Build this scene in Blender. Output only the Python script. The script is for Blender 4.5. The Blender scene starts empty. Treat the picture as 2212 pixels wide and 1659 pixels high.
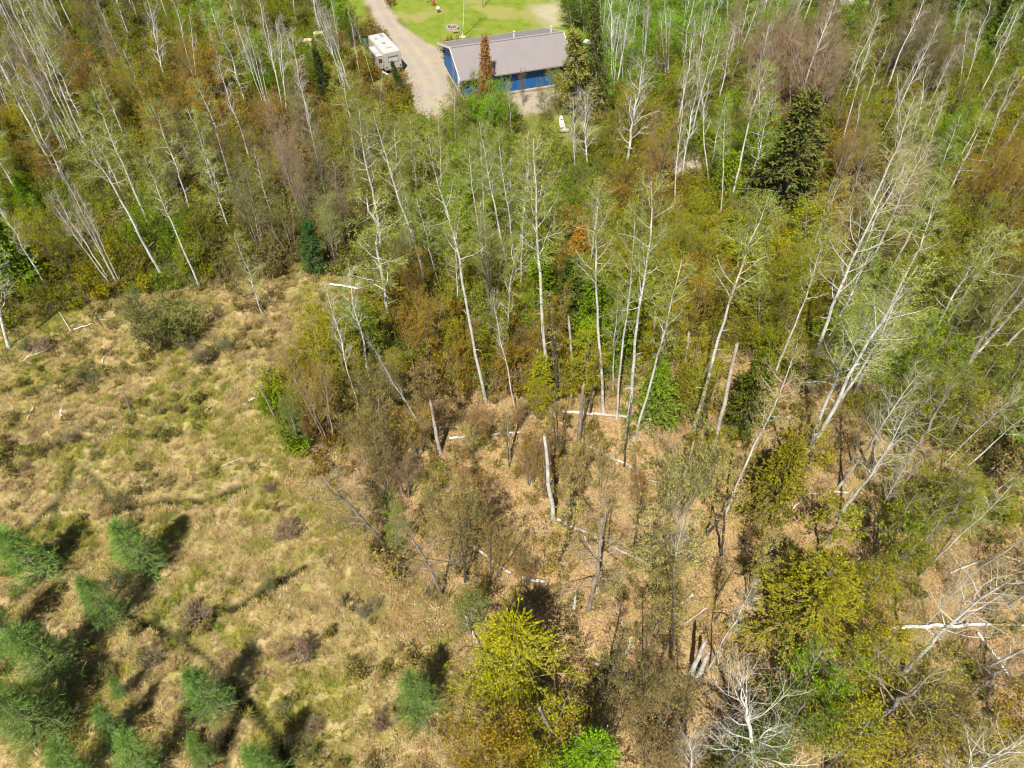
import bpy, math, random
import numpy as np
from mathutils import Vector, Quaternion

# ------------------------------------------------------------------ camera
CAM_H = 50.0
PITCH = math.radians(48.5)
FPX = 1540.0                 # focal length in units of a 2212 px wide picture
sc = bpy.context.scene
cam_data = bpy.data.cameras.new('camera')
cam = bpy.data.objects.new('camera', cam_data)
sc.collection.objects.link(cam)
cam.location = (0, 0, CAM_H)
cam.rotation_euler = (math.radians(90) - PITCH, 0, 0)
cam_data.sensor_width = 36
cam_data.lens = 36 * FPX / 2212
cam_data.clip_start = 0.5
cam_data.clip_end = 9000
sc.camera = cam

# ------------------------------------------------------------------ sky, sun, exposure
SUN_EL = math.radians(56)
SUN_AZ = math.radians(16)    # shadows fall this far to the right of straight ahead
w = bpy.data.worlds.new('World'); sc.world = w; w.use_nodes = True
wn = w.node_tree.nodes; wn.clear()
sky = wn.new('ShaderNodeTexSky'); sky.sky_type = 'NISHITA'; sky.sun_disc = False
sky.sun_elevation = SUN_EL; sky.sun_rotation = math.pi + SUN_AZ
bg = wn.new('ShaderNodeBackground'); bg.inputs['Strength'].default_value = 0.06
wo = wn.new('ShaderNodeOutputWorld')
w.node_tree.links.new(sky.outputs[0], bg.inputs[0]); w.node_tree.links.new(bg.outputs[0], wo.inputs[0])
sd = bpy.data.lights.new('sun', 'SUN'); sd.energy = 5.0; sd.angle = math.radians(0.5); sd.color = (1.0, 0.945, 0.84)
so = bpy.data.objects.new('sun', sd); sc.collection.objects.link(so)
sdir = Vector((math.sin(SUN_AZ) * math.cos(SUN_EL), math.cos(SUN_AZ) * math.cos(SUN_EL), -math.sin(SUN_EL)))
so.rotation_euler = sdir.to_track_quat('-Z', 'Y').to_euler(); so.location = (0, -20, 80)
sc.view_settings.view_transform = 'Standard'; sc.view_settings.look = 'None'
sc.view_settings.exposure = 0.88; sc.view_settings.gamma = 1
sc.view_settings.use_curve_mapping = False
sc.cycles.pixel_filter_type = 'BLACKMAN_HARRIS'; sc.cycles.filter_width = 1.15
sc.cycles.max_bounces = 5; sc.cycles.diffuse_bounces = 3; sc.cycles.transmission_bounces = 3
sc.cycles.glossy_bounces = 2; sc.cycles.caustics_reflective = False; sc.cycles.caustics_refractive = False

# ------------------------------------------------------------------ picture position -> ground
_f = np.array([0, math.cos(PITCH), -math.sin(PITCH)]); _u = np.array([0, math.sin(PITCH), math.cos(PITCH)])
def proj(p):
    p = np.asarray(p, float) - np.array([0, 0, CAM_H]); z = p @ _f
    z = np.where(z > 0.5, z, 0.5)
    return np.stack([1106 + FPX * p[..., 0] / z, 829.5 - FPX * (p @ _u) / z], -1)
def ray(x, y):
    return _f + np.array([1.0, 0, 0]) * (x - 1106) / FPX + _u * (829.5 - y) / FPX
def gnd(x, y, z=0.0):
    d = ray(x, y); return np.array([0, 0, CAM_H]) + d * (z - CAM_H) / d[2]

def inpoly(x, y, poly):
    x = np.asarray(x, float); y = np.asarray(y, float); ins = np.zeros(x.shape, bool)
    n = len(poly)
    for i in range(n):
        x1, y1 = poly[i]; x2, y2 = poly[(i + 1) % n]
        if y1 == y2: continue
        c = ((y1 > y) != (y2 > y)) & (x < (x2 - x1) * (y - y1) / (y2 - y1) + x1)
        ins ^= c
    return ins
def segdist(x, y, pts, closed=False):
    d = np.full(np.shape(x), 1e9)
    m = len(pts)
    for i in range(m if closed else m - 1):
        x1, y1 = pts[i]; x2, y2 = pts[(i + 1) % m]
        dx, dy = x2 - x1, y2 - y1
        t = np.clip(((x - x1) * dx + (y - y1) * dy) / (dx * dx + dy * dy + 1e-9), 0, 1)
        d = np.minimum(d, np.hypot(x - x1 - t * dx, y - y1 - t * dy))
    return d
def W(poly): return [tuple(gnd(*p)[:2]) for p in poly]
def sdf(x, y, poly):
    d = segdist(x, y, poly, True); return np.where(inpoly(x, y, poly), d, -d)

# value noise for terrain (numpy)
_nr = np.random.default_rng(5); _tab = _nr.random((256, 256))
def vnoise(x, y):
    xi = np.floor(x).astype(int); yi = np.floor(y).astype(int); fx = x - xi; fy = y - yi
    fx = fx * fx * (3 - 2 * fx); fy = fy * fy * (3 - 2 * fy)
    a = _tab[xi % 256, yi % 256]; b = _tab[(xi + 1) % 256, yi % 256]; c = _tab[xi % 256, (yi + 1) % 256]; d = _tab[(xi + 1) % 256, (yi + 1) % 256]
    return (a * (1 - fx) + b * fx) * (1 - fy) + (c * (1 - fx) + d * fx) * fy - 0.5

MEADOW = W([(-200, 760), (120, 690), (250, 640), (440, 640), (600, 600), (640, 578), (700, 585), (812, 628), (700, 690), (650, 760), (560, 860), (620, 960), (680, 1020), (760, 1150), (860, 1250), (960, 1330), (1000, 1450), (1010, 1760), (-500, 1760)])
LITTER = W([(860, 880), (1100, 860), (1250, 860), (1480, 760), (1640, 780), (1800, 850), (1900, 950), (2300, 1050), (2400, 1750), (1000, 1750), (990, 1400), (900, 1270), (760, 1130), (700, 1000)])
LAWN = W([(835, -60), (1190, -60), (1235, 40), (1262, 75), (1262, 115), (940, 100), (890, 70), (850, 30)])
ROUGH = W([(545, 40), (700, 75), (785, 90), (870, 200), (800, 240), (640, 190), (480, 150), (470, 90)])
VERGE = W([(725, -60), (785, -60), (800, 60), (760, 70)])
BACK = W([(1090, 235), (1290, 215), (1330, 330), (1250, 350), (1110, 300)])
DRIVE = W([(772, -60), (824, -60), (835, 10), (865, 55), (915, 95), (962, 112), (968, 170), (985, 200), (968, 235), (945, 268), (912, 272), (888, 210), (873, 150), (848, 100), (806, 45)])
PAD = W([(1085, 205), (1200, 190), (1215, 215), (1180, 245), (1110, 250)])
DIRT = W([(1455, 350), (1500, 340), (1540, 370), (1500, 395), (1455, 385)])
DIRT2 = W([(1150, 12), (1195, 2), (1215, 40), (1190, 55), (1165, 40)])
TRAILS = [W(t) for t in [[(160, 985), (150, 1040), (118, 1110)], [(175, 1010), (215, 1045), (245, 1090)],
    [(270, 1330), (330, 1350), (380, 1380), (430, 1410), (480, 1450), (515, 1490), (520, 1540), (490, 1600), (488, 1680)],
    [(380, 1380), (440, 1330), (520, 1310), (590, 1270), (660, 1225)], [(515, 1490), (560, 1540), (600, 1600), (640, 1680)],
    [(250, 1100), (330, 1085), (430, 1080), (520, 1060), (560, 1040)], [(330, 1345), (345, 1315), (360, 1290)],
    [(40, 1160), (90, 1110), (130, 1090)]]]

def height(x, y):
    x = np.asarray(x, float); y = np.asarray(y, float)
    m = np.clip(sdf(x, y, MEADOW) / 3 + .3, 0, 1)
    l = np.clip(np.maximum.reduce([sdf(x, y, LAWN), sdf(x, y, DRIVE), sdf(x, y, PAD)]) / 2 + 1, 0, 1)
    h = vnoise(x / 9, y / 9) * .5 + vnoise(x / 2.3 + 7, y / 2.3) * .16
    tus = np.clip(vnoise(x / 1.1 + 3, y / 1.1 + 9) * 1.6 + .3, 0, 1) * .55 + vnoise(x / .5, y / .5 + 40) * .12
    h = h + m * tus
    tr = np.full(x.shape, 1e9)
    for t in TRAILS: tr = np.minimum(tr, segdist(x, y, t))
    h = h - .4 * np.exp(-(tr / .5) ** 2)
    far = np.clip((np.hypot(x, y) - 250) / 400, 0, 1)
    return h * (1 - l) * (1 - far) + 0.0
def hz(x, y): return float(height(np.array([x]), np.array([y]))[0])

# ------------------------------------------------------------------ object helpers
COL = sc.collection
def tag(o, label=None, cat=None, group=None, kind=None):
    if label: o['label'] = label
    if cat: o['category'] = cat
    if group: o['group'] = group
    if kind: o['kind'] = kind
    return o
def npmesh(name, vs, fs, mats, smooth=False, attrs=None, mi=None):
    """vs (V,3); fs list of (F,k) int arrays"""
    me = bpy.data.meshes.new(name)
    vs = np.asarray(vs, np.float32)
    me.vertices.add(len(vs)); me.vertices.foreach_set('co', vs.ravel())
    loops = np.concatenate([f.ravel() for f in fs]).astype(np.int32)
    tot = np.concatenate([np.full(len(f), f.shape[1], np.int32) for f in fs])
    me.loops.add(len(loops)); me.loops.foreach_set('vertex_index', loops)
    me.polygons.add(len(tot)); st = np.concatenate([[0], np.cumsum(tot)[:-1]]).astype(np.int32)
    me.polygons.foreach_set('loop_start', st)
    try: me.polygons.foreach_set('loop_total', tot)
    except Exception: pass
    if mi is not None: me.polygons.foreach_set('material_index', np.asarray(mi, np.int32))
    me.polygons.foreach_set('use_smooth', np.full(len(tot), smooth, bool))
    for m in mats: me.materials.append(m)
    for k, a in (attrs or {}).items():
        at = me.attributes.new(k, 'FLOAT', 'POINT'); at.data.foreach_set('value', np.asarray(a, np.float32))
    me.update(calc_edges=True)
    return me
class MB:
    """collects simple solids into one mesh"""
    def __init__(s): s.v = []; s.f = {}; s.n = 0
    def add(s, v, faces):
        v = np.asarray(v, float)
        for fc in faces: s.f.setdefault(len(fc), []).append([i + s.n for i in fc])
        s.v.append(v); s.n += len(v); return s
    def box(s, c, d, rz=0.0, M=None):
        c = np.array(c, float); d = np.array(d, float) / 2
        v = np.array([[x, y, z] for z in (-1, 1) for y in (-1, 1) for x in (-1, 1)]) * d
        ca, sa = math.cos(rz), math.sin(rz); R = np.array([[ca, -sa, 0], [sa, ca, 0], [0, 0, 1]])
        v = v @ R.T + c
        return s.add(v, [(0, 2, 3, 1), (4, 5, 7, 6), (0, 1, 5, 4), (2, 6, 7, 3), (0, 4, 6, 2), (1, 3, 7, 5)])
    def tube(s, pts, rad, k=8, caps=True):
        pts = np.asarray(pts, float); rad = np.broadcast_to(rad, len(pts))
        V, F = tubes(pts[None], np.asarray(rad)[None], k)
        s.add(V, F.tolist())
        if caps:
            s.add(V[:k], [tuple(range(k))[::-1]]); s.add(V[-k:], [tuple(range(k))])
        return s
    def prism(s, prof, y0, y1):
        """profile in (x,z) swept along y"""
        n = len(prof); v = [(x, y0, z) for x, z in prof] + [(x, y1, z) for x, z in prof]
        return s.add(v, [tuple(range(n)), tuple(range(2 * n - 1, n - 1, -1))] + [((i + 1) % n, i, n + i, n + (i + 1) % n) for i in range(n)])
    def mesh(s, name, mat, smooth=False):
        return npmesh(name, np.concatenate(s.v), [np.array(f) for f in s.f.values()], [mat], smooth)
    def obj(s, name, mat, parent=None, smooth=False, bevel=0):
        o = bpy.data.objects.new(name, s.mesh(name, mat, smooth)); COL.objects.link(o)
        if parent: o.parent = parent
        MB.last = o
        if bevel:
            b = o.modifiers.new('bevel', 'BEVEL'); b.width = bevel; b.segments = 2; b.limit_method = 'ANGLE'
        return o
def empty(name, loc, rz=0.0):
    o = bpy.data.objects.new(name, None); COL.objects.link(o); o.location = loc; o.rotation_euler = (0, 0, rz)
    o.empty_display_size = .2; return o

# ------------------------------------------------------------------ materials
def mat(name):
    m = bpy.data.materials.new(name); m.use_nodes = True; nt = m.node_tree; nt.nodes.clear()
    out = nt.nodes.new('ShaderNodeOutputMaterial'); return m, nt, out
def N(nt, t, **k):
    n = nt.nodes.new(t)
    for a, b in k.items(): setattr(n, a, b)
    return n
def noise(nt, scale, detail=4, vec=None, rough=.55):
    n = N(nt, 'ShaderNodeTexNoise'); n.inputs['Scale'].default_value = scale; n.inputs['Detail'].default_value = detail; n.inputs['Roughness'].default_value = rough
    if vec is not None: nt.links.new(vec, n.inputs['Vector'])
    return n.outputs['Fac']
def ramp(nt, fac, stops):
    r = N(nt, 'ShaderNodeValToRGB'); nt.links.new(fac, r.inputs[0]); e = r.color_ramp.elements
    while len(e) < len(stops): e.new(.5)
    for i, (p, c) in enumerate(stops): e[i].position = p; e[i].color = (*c, 1) if len(c) == 3 else c
    return r.outputs[0]
def mix(nt, fac, a, b, mode='MIX'):
    m = N(nt, 'ShaderNodeMix', data_type='RGBA', blend_type=mode)
    for s, v in ((0, fac), (6, a), (7, b)):
        if isinstance(v, (int, float)): m.inputs[s].default_value = v
        elif isinstance(v, tuple): m.inputs[s].default_value = (*v, 1)
        else: nt.links.new(v, m.inputs[s])
    return m.outputs[2]
def math_(nt, op, a, b=None):
    m = N(nt, 'ShaderNodeMath', operation=op)
    for i, v in enumerate((a, b)):
        if v is None: continue
        if isinstance(v, (int, float)): m.inputs[i].default_value = v
        else: nt.links.new(v, m.inputs[i])
    return m.outputs[0]
def princ(nt, out, col, rough=.8, spec=.25, metal=0, bump=None, bd=.02, bs=.5):
    p = N(nt, 'ShaderNodeBsdfPrincipled')
    if isinstance(col, tuple): p.inputs['Base Color'].default_value = (*col, 1)
    else: nt.links.new(col, p.inputs['Base Color'])
    p.inputs['Roughness'].default_value = rough; p.inputs['Specular IOR Level'].default_value = spec; p.inputs['Metallic'].default_value = metal
    if bump is not None:
        b = N(nt, 'ShaderNodeBump'); b.inputs['Distance'].default_value = bd; b.inputs['Strength'].default_value = bs
        nt.links.new(bump, b.inputs['Height']); nt.links.new(b.outputs[0], p.inputs['Normal'])
    nt.links.new(p.outputs[0], out.inputs[0]); return p
def plain(name, col, rough=.6, spec=.3, metal=0, dirt=.25, scale=3.0):
    m, nt, out = mat(name); tc = N(nt, 'ShaderNodeTexCoord').outputs['Object']
    n = noise(nt, scale, 5, tc); d = ramp(nt, n, [(.3, tuple(c * (1 - dirt) for c in col)), (.7, col)])
    princ(nt, out, d, rough, spec, metal, n, .004, .3); return m
def bark(name, base, dark, band=.0, bandcol=(.05, .045, .04), lich=None):
    m, nt, out = mat(name); tc = N(nt, 'ShaderNodeTexCoord').outputs['Object']
    mp = N(nt, 'ShaderNodeMapping'); mp.inputs['Scale'].default_value = (1, 1, 2.6); nt.links.new(tc, mp.inputs[0])
    n1 = noise(nt, 1.1, 4, tc); c = ramp(nt, n1, [(.35, dark), (.62, base)])
    if band:
        n2 = noise(nt, 2.2, 3, mp.outputs[0], .7); f = ramp(nt, n2, [(.56, (0, 0, 0)), (.66, (1, 1, 1))])
        c = mix(nt, math_(nt, 'MULTIPLY', f, band), c, bandcol)
    if lich: c = mix(nt, ramp(nt, noise(nt, .5, 3, tc), [(.5, (0, 0, 0)), (.62, (1, 1, 1))]), c, lich)
    princ(nt, out, c, .85, .2, 0, noise(nt, 9, 3, mp.outputs[0]), .02, .5); return m
def leafmat(name, instanced=False, trans=.28, gloss=.0, lo=.45, hi=1.25):
    m, nt, out = mat(name)
    if instanced: col = N(nt, 'ShaderNodeAttribute', attribute_type='INSTANCER', attribute_name='tint').outputs['Color']
    else: col = N(nt, 'ShaderNodeObjectInfo').outputs['Color']
    v = N(nt, 'ShaderNodeAttribute', attribute_name='var').outputs['Fac']
    k = ramp(nt, v, [(0, (lo, lo, lo)), (.55, (.95, .95, .95)), (1, (hi, hi * .98, hi * .6))])
    c = mix(nt, 1.0, col, k, 'MULTIPLY')
    # some leaves lean to straw or rust, as spring buds do
    odd = ramp(nt, v, [(.0, (1, 1, 1)), (.06, (1, 1, 1)), (.08, (0, 0, 0))])
    c = mix(nt, math_(nt, 'MULTIPLY', odd, .55), c, (.30, .17, .05))
    d = N(nt, 'ShaderNodeBsdfDiffuse'); t = N(nt, 'ShaderNodeBsdfTranslucent'); nt.links.new(c, d.inputs[0])
    nt.links.new(mix(nt, 1.0, c, (1.0, .95, .5), 'MULTIPLY'), t.inputs[0])
    ms = N(nt, 'ShaderNodeMixShader'); ms.inputs[0].default_value = trans
    nt.links.new(d.outputs[0], ms.inputs[1]); nt.links.new(t.outputs[0], ms.inputs[2]); s = ms.outputs[0]
    if gloss:
        g = N(nt, 'ShaderNodeBsdfGlossy'); g.inputs['Roughness'].default_value = .45
        m2 = N(nt, 'ShaderNodeMixShader'); m2.inputs[0].default_value = gloss
        nt.links.new(s, m2.inputs[1]); nt.links.new(g.outputs[0], m2.inputs[2]); s = m2.outputs[0]
    nt.links.new(s, out.inputs[0]); return m
def twigmat(name, base, f=.5, instanced=False):
    m, nt, out = mat(name)
    col = (N(nt, 'ShaderNodeAttribute', attribute_type='INSTANCER', attribute_name='tint') if instanced else N(nt, 'ShaderNodeObjectInfo')).outputs['Color']
    c = mix(nt, f, base, col); princ(nt, out, c, .85, .2); return m

M = dict(
    aspen=bark('aspen_bark', (.56, .54, .50), (.38, .36, .32), .75, (.10, .09, .075)),
    birch=bark('birch_bark', (.66, .64, .60), (.48, .455, .41), .6, (.12, .10, .09)),
    grey=bark('grey_bark', (.27, .235, .20), (.15, .13, .11)),
    brown=bark('brown_bark', (.20, .16, .125), (.10, .08, .06)),
    dark=bark('dark_bark', (.085, .07, .06), (.04, .033, .03)),
    dead=bark('weathered_wood', (.46, .40, .34), (.28, .235, .19), .35, (.12, .09, .07)),
    twig_white=twigmat('pale_twig', (.44, .41, .30), .3), twig_birch=twigmat('white_twig', (.50, .475, .43), .08),
    twig_grey=twigmat('grey_twig', (.19, .155, .115), .4), twig_brown=twigmat('brown_twig', (.17, .13, .10), .35),
    leaf=leafmat('foliage'), needle=leafmat('needles', trans=.2, gloss=.0, lo=.4, hi=1.35),
    bleaf=leafmat('brush_leaf', True), btwig=twigmat('brush_twig', (.13, .10, .065), .4, True),
    blade=leafmat('grass_blade', True, trans=.25, lo=.6, hi=1.3),
)

# ------------------------------------------------------------------ tree generator (vectorised)
def nrm(v): return v / (np.linalg.norm(v, axis=-1, keepdims=True) + 1e-9)
def tubes(P, R, k):
    """P (n,m,3) R (n,m) -> verts, quads"""
    n, m, _ = P.shape
    T = np.empty_like(P); T[:, 1:-1] = P[:, 2:] - P[:, :-2] if m > 2 else T[:, 1:-1]
    T[:, 0] = P[:, 1] - P[:, 0]; T[:, -1] = P[:, -1] - P[:, -2]; T = nrm(T)
    ref = np.where(np.abs(T[:, :1, 2:]) > .9, np.array([1., 0, 0]), np.array([0, 0, 1.])); ref = np.broadcast_to(ref, T.shape)
    A = nrm(np.cross(T, ref)); B = np.cross(T, A)
    a = np.arange(k) * 2 * math.pi / k
    V = P[:, :, None] + R[:, :, None, None] * (np.cos(a)[:, None] * A[:, :, None] + np.sin(a)[:, None] * B[:, :, None])
    base = (np.arange(n)[:, None, None] * m + np.arange(m - 1)[None, :, None]) * k; j = np.arange(k)[None, None]
    j2 = (j + 1) % k
    F = np.stack([base + j, base + j2, base + k + j2, base + k + j], -1).reshape(-1, 4)
    return V.reshape(-1, 3), F
def kids(rng, P, R, n, t0, t1, length, ang, m=3, up=.0, wob=.15, rr=.5, rmin=.004, taper=None, az=None):
    """n children for every parent branch in P"""
    Np, pm, _ = P.shape
    t = t0 + (t1 - t0) * (np.arange(n)[None] + rng.random((Np, n))) / n
    s = t * (pm - 1); i = np.clip(s.astype(int), 0, pm - 2); fr = (s - i)[..., None]
    I = np.arange(Np)[:, None]
    p0 = P[I, i] * (1 - fr) + P[I, i + 1] * fr; pd = nrm(P[I, i + 1] - P[I, i]); pr = R[I, i] * (1 - fr[..., 0]) + R[I, i + 1] * fr[..., 0]
    ref = np.where(np.abs(pd[..., 2:]) > .9, np.array([1., 0, 0]), np.array([0, 0, 1.]))
    A = nrm(np.cross(pd, ref)); B = np.cross(pd, A)
    phi = (rng.random((Np, n)) * 2 * math.pi if az is None else (np.arange(n) * 2.4)[None] + rng.random((Np, 1)) * 6 + rng.normal(0, .3, (Np, n)))[..., None]
    an = (ang * (1 + rng.normal(0, .18, (Np, n))))[..., None]
    D = np.cos(an) * pd + np.sin(an) * (np.cos(phi) * A + np.sin(phi) * B)
    tt = (t - t0) / (t1 - t0 + 1e-9)
    L = length * (taper(tt) if taper else (1 - .55 * tt)) * rng.uniform(.65, 1.25, (Np, n))
    st = (L / (m - 1))[..., None]
    Q = np.empty((Np, n, m, 3)); Q[:, :, 0] = p0; d = D
    for q in range(1, m):
        Q[:, :, q] = Q[:, :, q - 1] + d * st
        d = nrm(d + np.array([0, 0, up]) + rng.normal(0, wob, d.shape))
    r0 = np.maximum(np.minimum(pr * rr, .02 + L * .016), rmin)
    RR = r0[..., None] * np.linspace(1, .3, m)
    return Q.reshape(-1, m, 3), np.maximum(RR.reshape(-1, m), rmin * .6)
def along(rng, P, n, t0=.2, t1=1.05, jit=.1):
    Np, pm, _ = P.shape
    t = np.clip(t0 + (t1 - t0) * rng.random((Np, n)), 0, .999); s = t * (pm - 1); i = s.astype(int); fr = (s - i)[..., None]; I = np.arange(Np)[:, None]
    p = P[I, i] * (1 - fr) + P[I, i + 1] * fr; d = nrm(P[I, i + 1] - P[I, i])
    return (p + rng.normal(0, jit, p.shape)).reshape(-1, 3), d.reshape(-1, 3)
def leaves(rng, C, size, asp=.55, D=None, follow=0.0, updraft=.5):
    n = len(C); ax = nrm(rng.normal(0, 1, (n, 3)) + (D * follow * 3 if D is not None else 0))
    nn = nrm(rng.normal(0, 1, (n, 3)) + np.array([0, 0, updraft])); b = nrm(np.cross(nn, ax))
    s = (size * rng.uniform(.6, 1.4, n))[:, None]
    V = np.stack([C - ax * s * .1, C + ax * s * .5 + b * s * asp * .5, C + ax * s, C + ax * s * .5 - b * s * asp * .5], 1).reshape(-1, 3)
    return V, np.arange(n * 4).reshape(-1, 4), np.repeat(rng.random(n), 4)
def assemble(name, wood, mats, leaf=None):
    """wood: list of (P,R,k,matindex); returns mesh"""
    vs, fs, mi, va = [], [], [], []; o = 0
    for P, R, k, mm in wood:
        V, F = tubes(P, R, k); vs.append(V); fs.append(F + o); mi.append(np.full(len(F), mm)); va.append(np.full(len(V), .5)); o += len(V)
    for V, F, a in (leaf or []):
        vs.append(V); fs.append(F + o); mi.append(np.full(len(F), len(mats) - 1)); va.append(a); o += len(V)
    return npmesh(name, np.concatenate(vs), [np.concatenate(fs)], mats, False, {'var': np.concatenate(va)}, np.concatenate(mi))
def trunkline(rng, h, r0, m=12, bend=.25, r1=.02, base=(0, 0), lean=(0, 0), flare=1.35):
    z = np.linspace(0, h, m); b = np.cumsum(rng.normal(0, bend, (m, 2)) * np.linspace(.3, 1, m)[:, None], 0) * (h / m) * .18
    b -= np.outer(z / h, b[-1]) * .8
    P = np.stack([base[0] + b[:, 0] + lean[0] * z, base[1] + b[:, 1] + lean[1] * z, z], -1)[None]; P[0, 0, 2] = -.25
    R = (r0 * (1 - z / h) ** .8 + r1)[None]; R[0, 0] *= flare; return P, R

PROTO = {}     # kind -> list of (part meshes, height)
def proto(kind, parts, h, cat=None): PROTO.setdefault(kind, []).append((parts, h))

def mk_aspen(seed, kind, h=20, crown=.55, n1=22, L=2.6, r0=.13, nl=5, leafsz=.10, tm='aspen', tw='twig_white', ang=1.0, up=.10, n2=7, dense=1.0, bend=.5, wob=.13):
    rng = np.random.default_rng(seed)
    P, R = trunkline(rng, h, r0, 14, bend)
    B1, r1 = kids(rng, P, R, n1, crown, .985, L, ang, 5, up, wob, .38, .010, taper=lambda t: (.6 + 1.0 * t) * (1 - t) ** .75 + .2, az=1)
    S1, rs = kids(rng, P, R, 6, .2, crown, .8, 1.2, 3, -.02, .12, .3, .008)   # dead stubs on the bole
    B2, r2 = kids(rng, B1, r1, n2, .2, 1, L * .52, .8, 4, up, .16, .55, .006)
    B3, r3 = kids(rng, B2, r2, 5, .15, 1, L * .28, .75, 2, .05, .1, .6, .003)
    wood = [(B1, r1, 5, 0), (S1, rs, 4, 0), (B2, r2, 3, 1), (B3, r3, 3, 1)]
    lf = None
    if nl:
        C, D = along(rng, B3, nl, .1, 1.1, .07); k = int(len(C) * dense); C = C[:k]; lf = [leaves(rng, C, leafsz)]
    tr = assemble('trunk', [(P, R, 9, 0)], [M[tm]])
    cr = assemble('crown', wood, [M[tm], M[tw], M['leaf']], lf)
    proto(kind, [('trunk', tr), ('crown', cr)], h)

def mk_multi(seed, kind, h=12, stems=4, spread=.13, base=.3, crown=.35, n1=12, L=1.8, r0=.085, nl=3, leafsz=.1, tm='birch', tw='twig_birch', ang=.5, up=.12, n2=6, n3=4, trunk_k=7, bend=.5, rt=.005):
    rng = np.random.default_rng(seed); Ps, Rs = [], []
    for i in range(stems):
        a = i * 2 * math.pi / stems + rng.uniform(-.5, .5); s = rng.uniform(.3, 1.2) * spread; hh = h * rng.uniform(.72, 1.0) if i else h
        P, R = trunkline(rng, hh, r0 * rng.uniform(.75, 1.1), 9, bend, .012, (math.cos(a) * base * rng.uniform(.3, 1), math.sin(a) * base * rng.uniform(.3, 1)), (math.cos(a) * s, math.sin(a) * s))
        Ps.append(P); Rs.append(R)
    P = np.concatenate(Ps); R = np.concatenate(Rs)
    B1, r1 = kids(rng, P, R, n1, crown, .98, L, ang, 4, up, .12, .5, rt * 1.6, az=1)
    B2, r2 = kids(rng, B1, r1, n2, .2, 1, L * .5, .65, 3, up * .6, .14, .6, rt)
    wood = [(B1, r1, 4, 1), (B2, r2, 3, 1)]; last = B2
    if n3:
        B3, r3 = kids(rng, B2, r2, n3, .15, 1, L * .28, .7, 2, .08, .1, .6, rt * .8); wood.append((B3, r3, 3, 1)); last = B3
    lf = None
    if nl: C, D = along(rng, last, nl, .2, 1.1, .08); lf = [leaves(rng, C, leafsz)]
    tr = assemble('trunk', [(P, R, trunk_k, 0)], [M[tm]]); cr = assemble('crown', wood, [M[tm], M[tw], M['leaf']], lf)
    proto(kind, [('trunk', tr), ('crown', cr)], h)

def mk_leafy(seed, kind, h=8, r0=.11, crown=.12, n1=30, L=2.1, nl=13, leafsz=.125, clump=.16, tm='grey', tw='twig_grey', ang=1.05, up=.07, n2=7, jit=.16, n3=0, ragged=False):
    rng = np.random.default_rng(seed); P, R = trunkline(rng, h, r0, 10, .35)
    B1, r1 = kids(rng, P, R, n1, crown, .97, L, ang, 5, up, .22 if ragged else .12, .5, .012, taper=lambda t: (np.sin(np.clip(.25 + t * .75, 0, 1) * math.pi) * .8 + .3) * (rng.uniform(.5, 1.35, t.shape) if ragged else 1), az=1)
    B2, r2 = kids(rng, B1, r1, n2, .2, 1, L * .5, .8, 3, .04, .14, .6, .007)
    C, D = along(rng, B2, nl, .2, 1.15, jit); C1, _ = along(rng, B1, nl, .4, 1.1, jit)
    tr = assemble('trunk', [(P, R, 8, 0)], [M[tm]])
    cr = assemble('crown', [(B1, r1, 4, 1), (B2, r2, 3, 1)], [M[tm], M[tw], M['leaf']], [leaves(rng, np.concatenate([C, C1]), leafsz)])
    proto(kind, [('trunk', tr), ('crown', cr)], h)

def mk_conifer(seed, kind, h=9, r0=.12, n1=70, L=1.9, droop=-.06, ang=1.45, n2=9, nl=4, size=.22, asp=.22, low=.08, tm='dark', feather=False, ragged=.2, upd=.6):
    rng = np.random.default_rng(seed); P, R = trunkline(rng, h, r0, 10, .12)
    B1, r1 = kids(rng, P, R, n1, low, .985, L, ang, 4, droop, .06 + ragged * .1, .4, .01, taper=lambda t: (1 - t) ** .85 + .06, az=1)
    B2, r2 = kids(rng, B1, r1, n2, .12, 1, L * .38, .85, 3, droop if not feather else .12, .1, .6, .006)
    C, D = along(rng, B2, nl, .0, 1.05, .03 if not feather else .05); C1, D1 = along(rng, B1, nl, .1, 1.05, .04)
    tr = assemble('trunk', [(P, R, 7, 0)], [M[tm]])
    lv = leaves(rng, np.concatenate([C, C1]), size, asp, np.concatenate([D, D1]), 1.0, upd)
    cr = assemble('crown', [(B1, r1, 4, 1), (B2, r2, 3, 1)], [M[tm], M['twig_brown'], M['needle']], [lv])
    proto(kind, [('trunk', tr), ('crown', cr)], h)

def mk_shrub(seed, kind, h=2.2, stems=16, spread=.5, nl=4, leafsz=.09, tw='twig_grey', n1=5, n2=5):
    rng = np.random.default_rng(seed); Ps, Rs = [], []
    for i in range(stems):
        a = rng.random() * 6.28; s = rng.uniform(.1, 1) * spread; P, R = trunkline(rng, h * rng.uniform(.6, 1), .022, 6, .5, .005, (math.cos(a) * .25, math.sin(a) * .25), (math.cos(a) * s, math.sin(a) * s)); Ps.append(P); Rs.append(R)
    P = np.concatenate(Ps); R = np.concatenate(Rs)
    B1, r1 = kids(rng, P, R, n1, .2, .98, h * .42, .6, 3, .08, .15, .7, .005); B2, r2 = kids(rng, B1, r1, n2, .1, 1, h * .2, .7, 2, .05, .1, .7, .004)
    C, D = along(rng, B2, nl, .2, 1.1, .05)
    st = assemble('stems', [(P, R, 4, 0)], [M['grey']]); cr = assemble('foliage', [(B1, r1, 3, 1), (B2, r2, 3, 1)], [M['grey'], M[tw], M['leaf']], [leaves(rng, C, leafsz)])
    proto(kind, [('stems', st), ('foliage', cr)], h)

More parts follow.
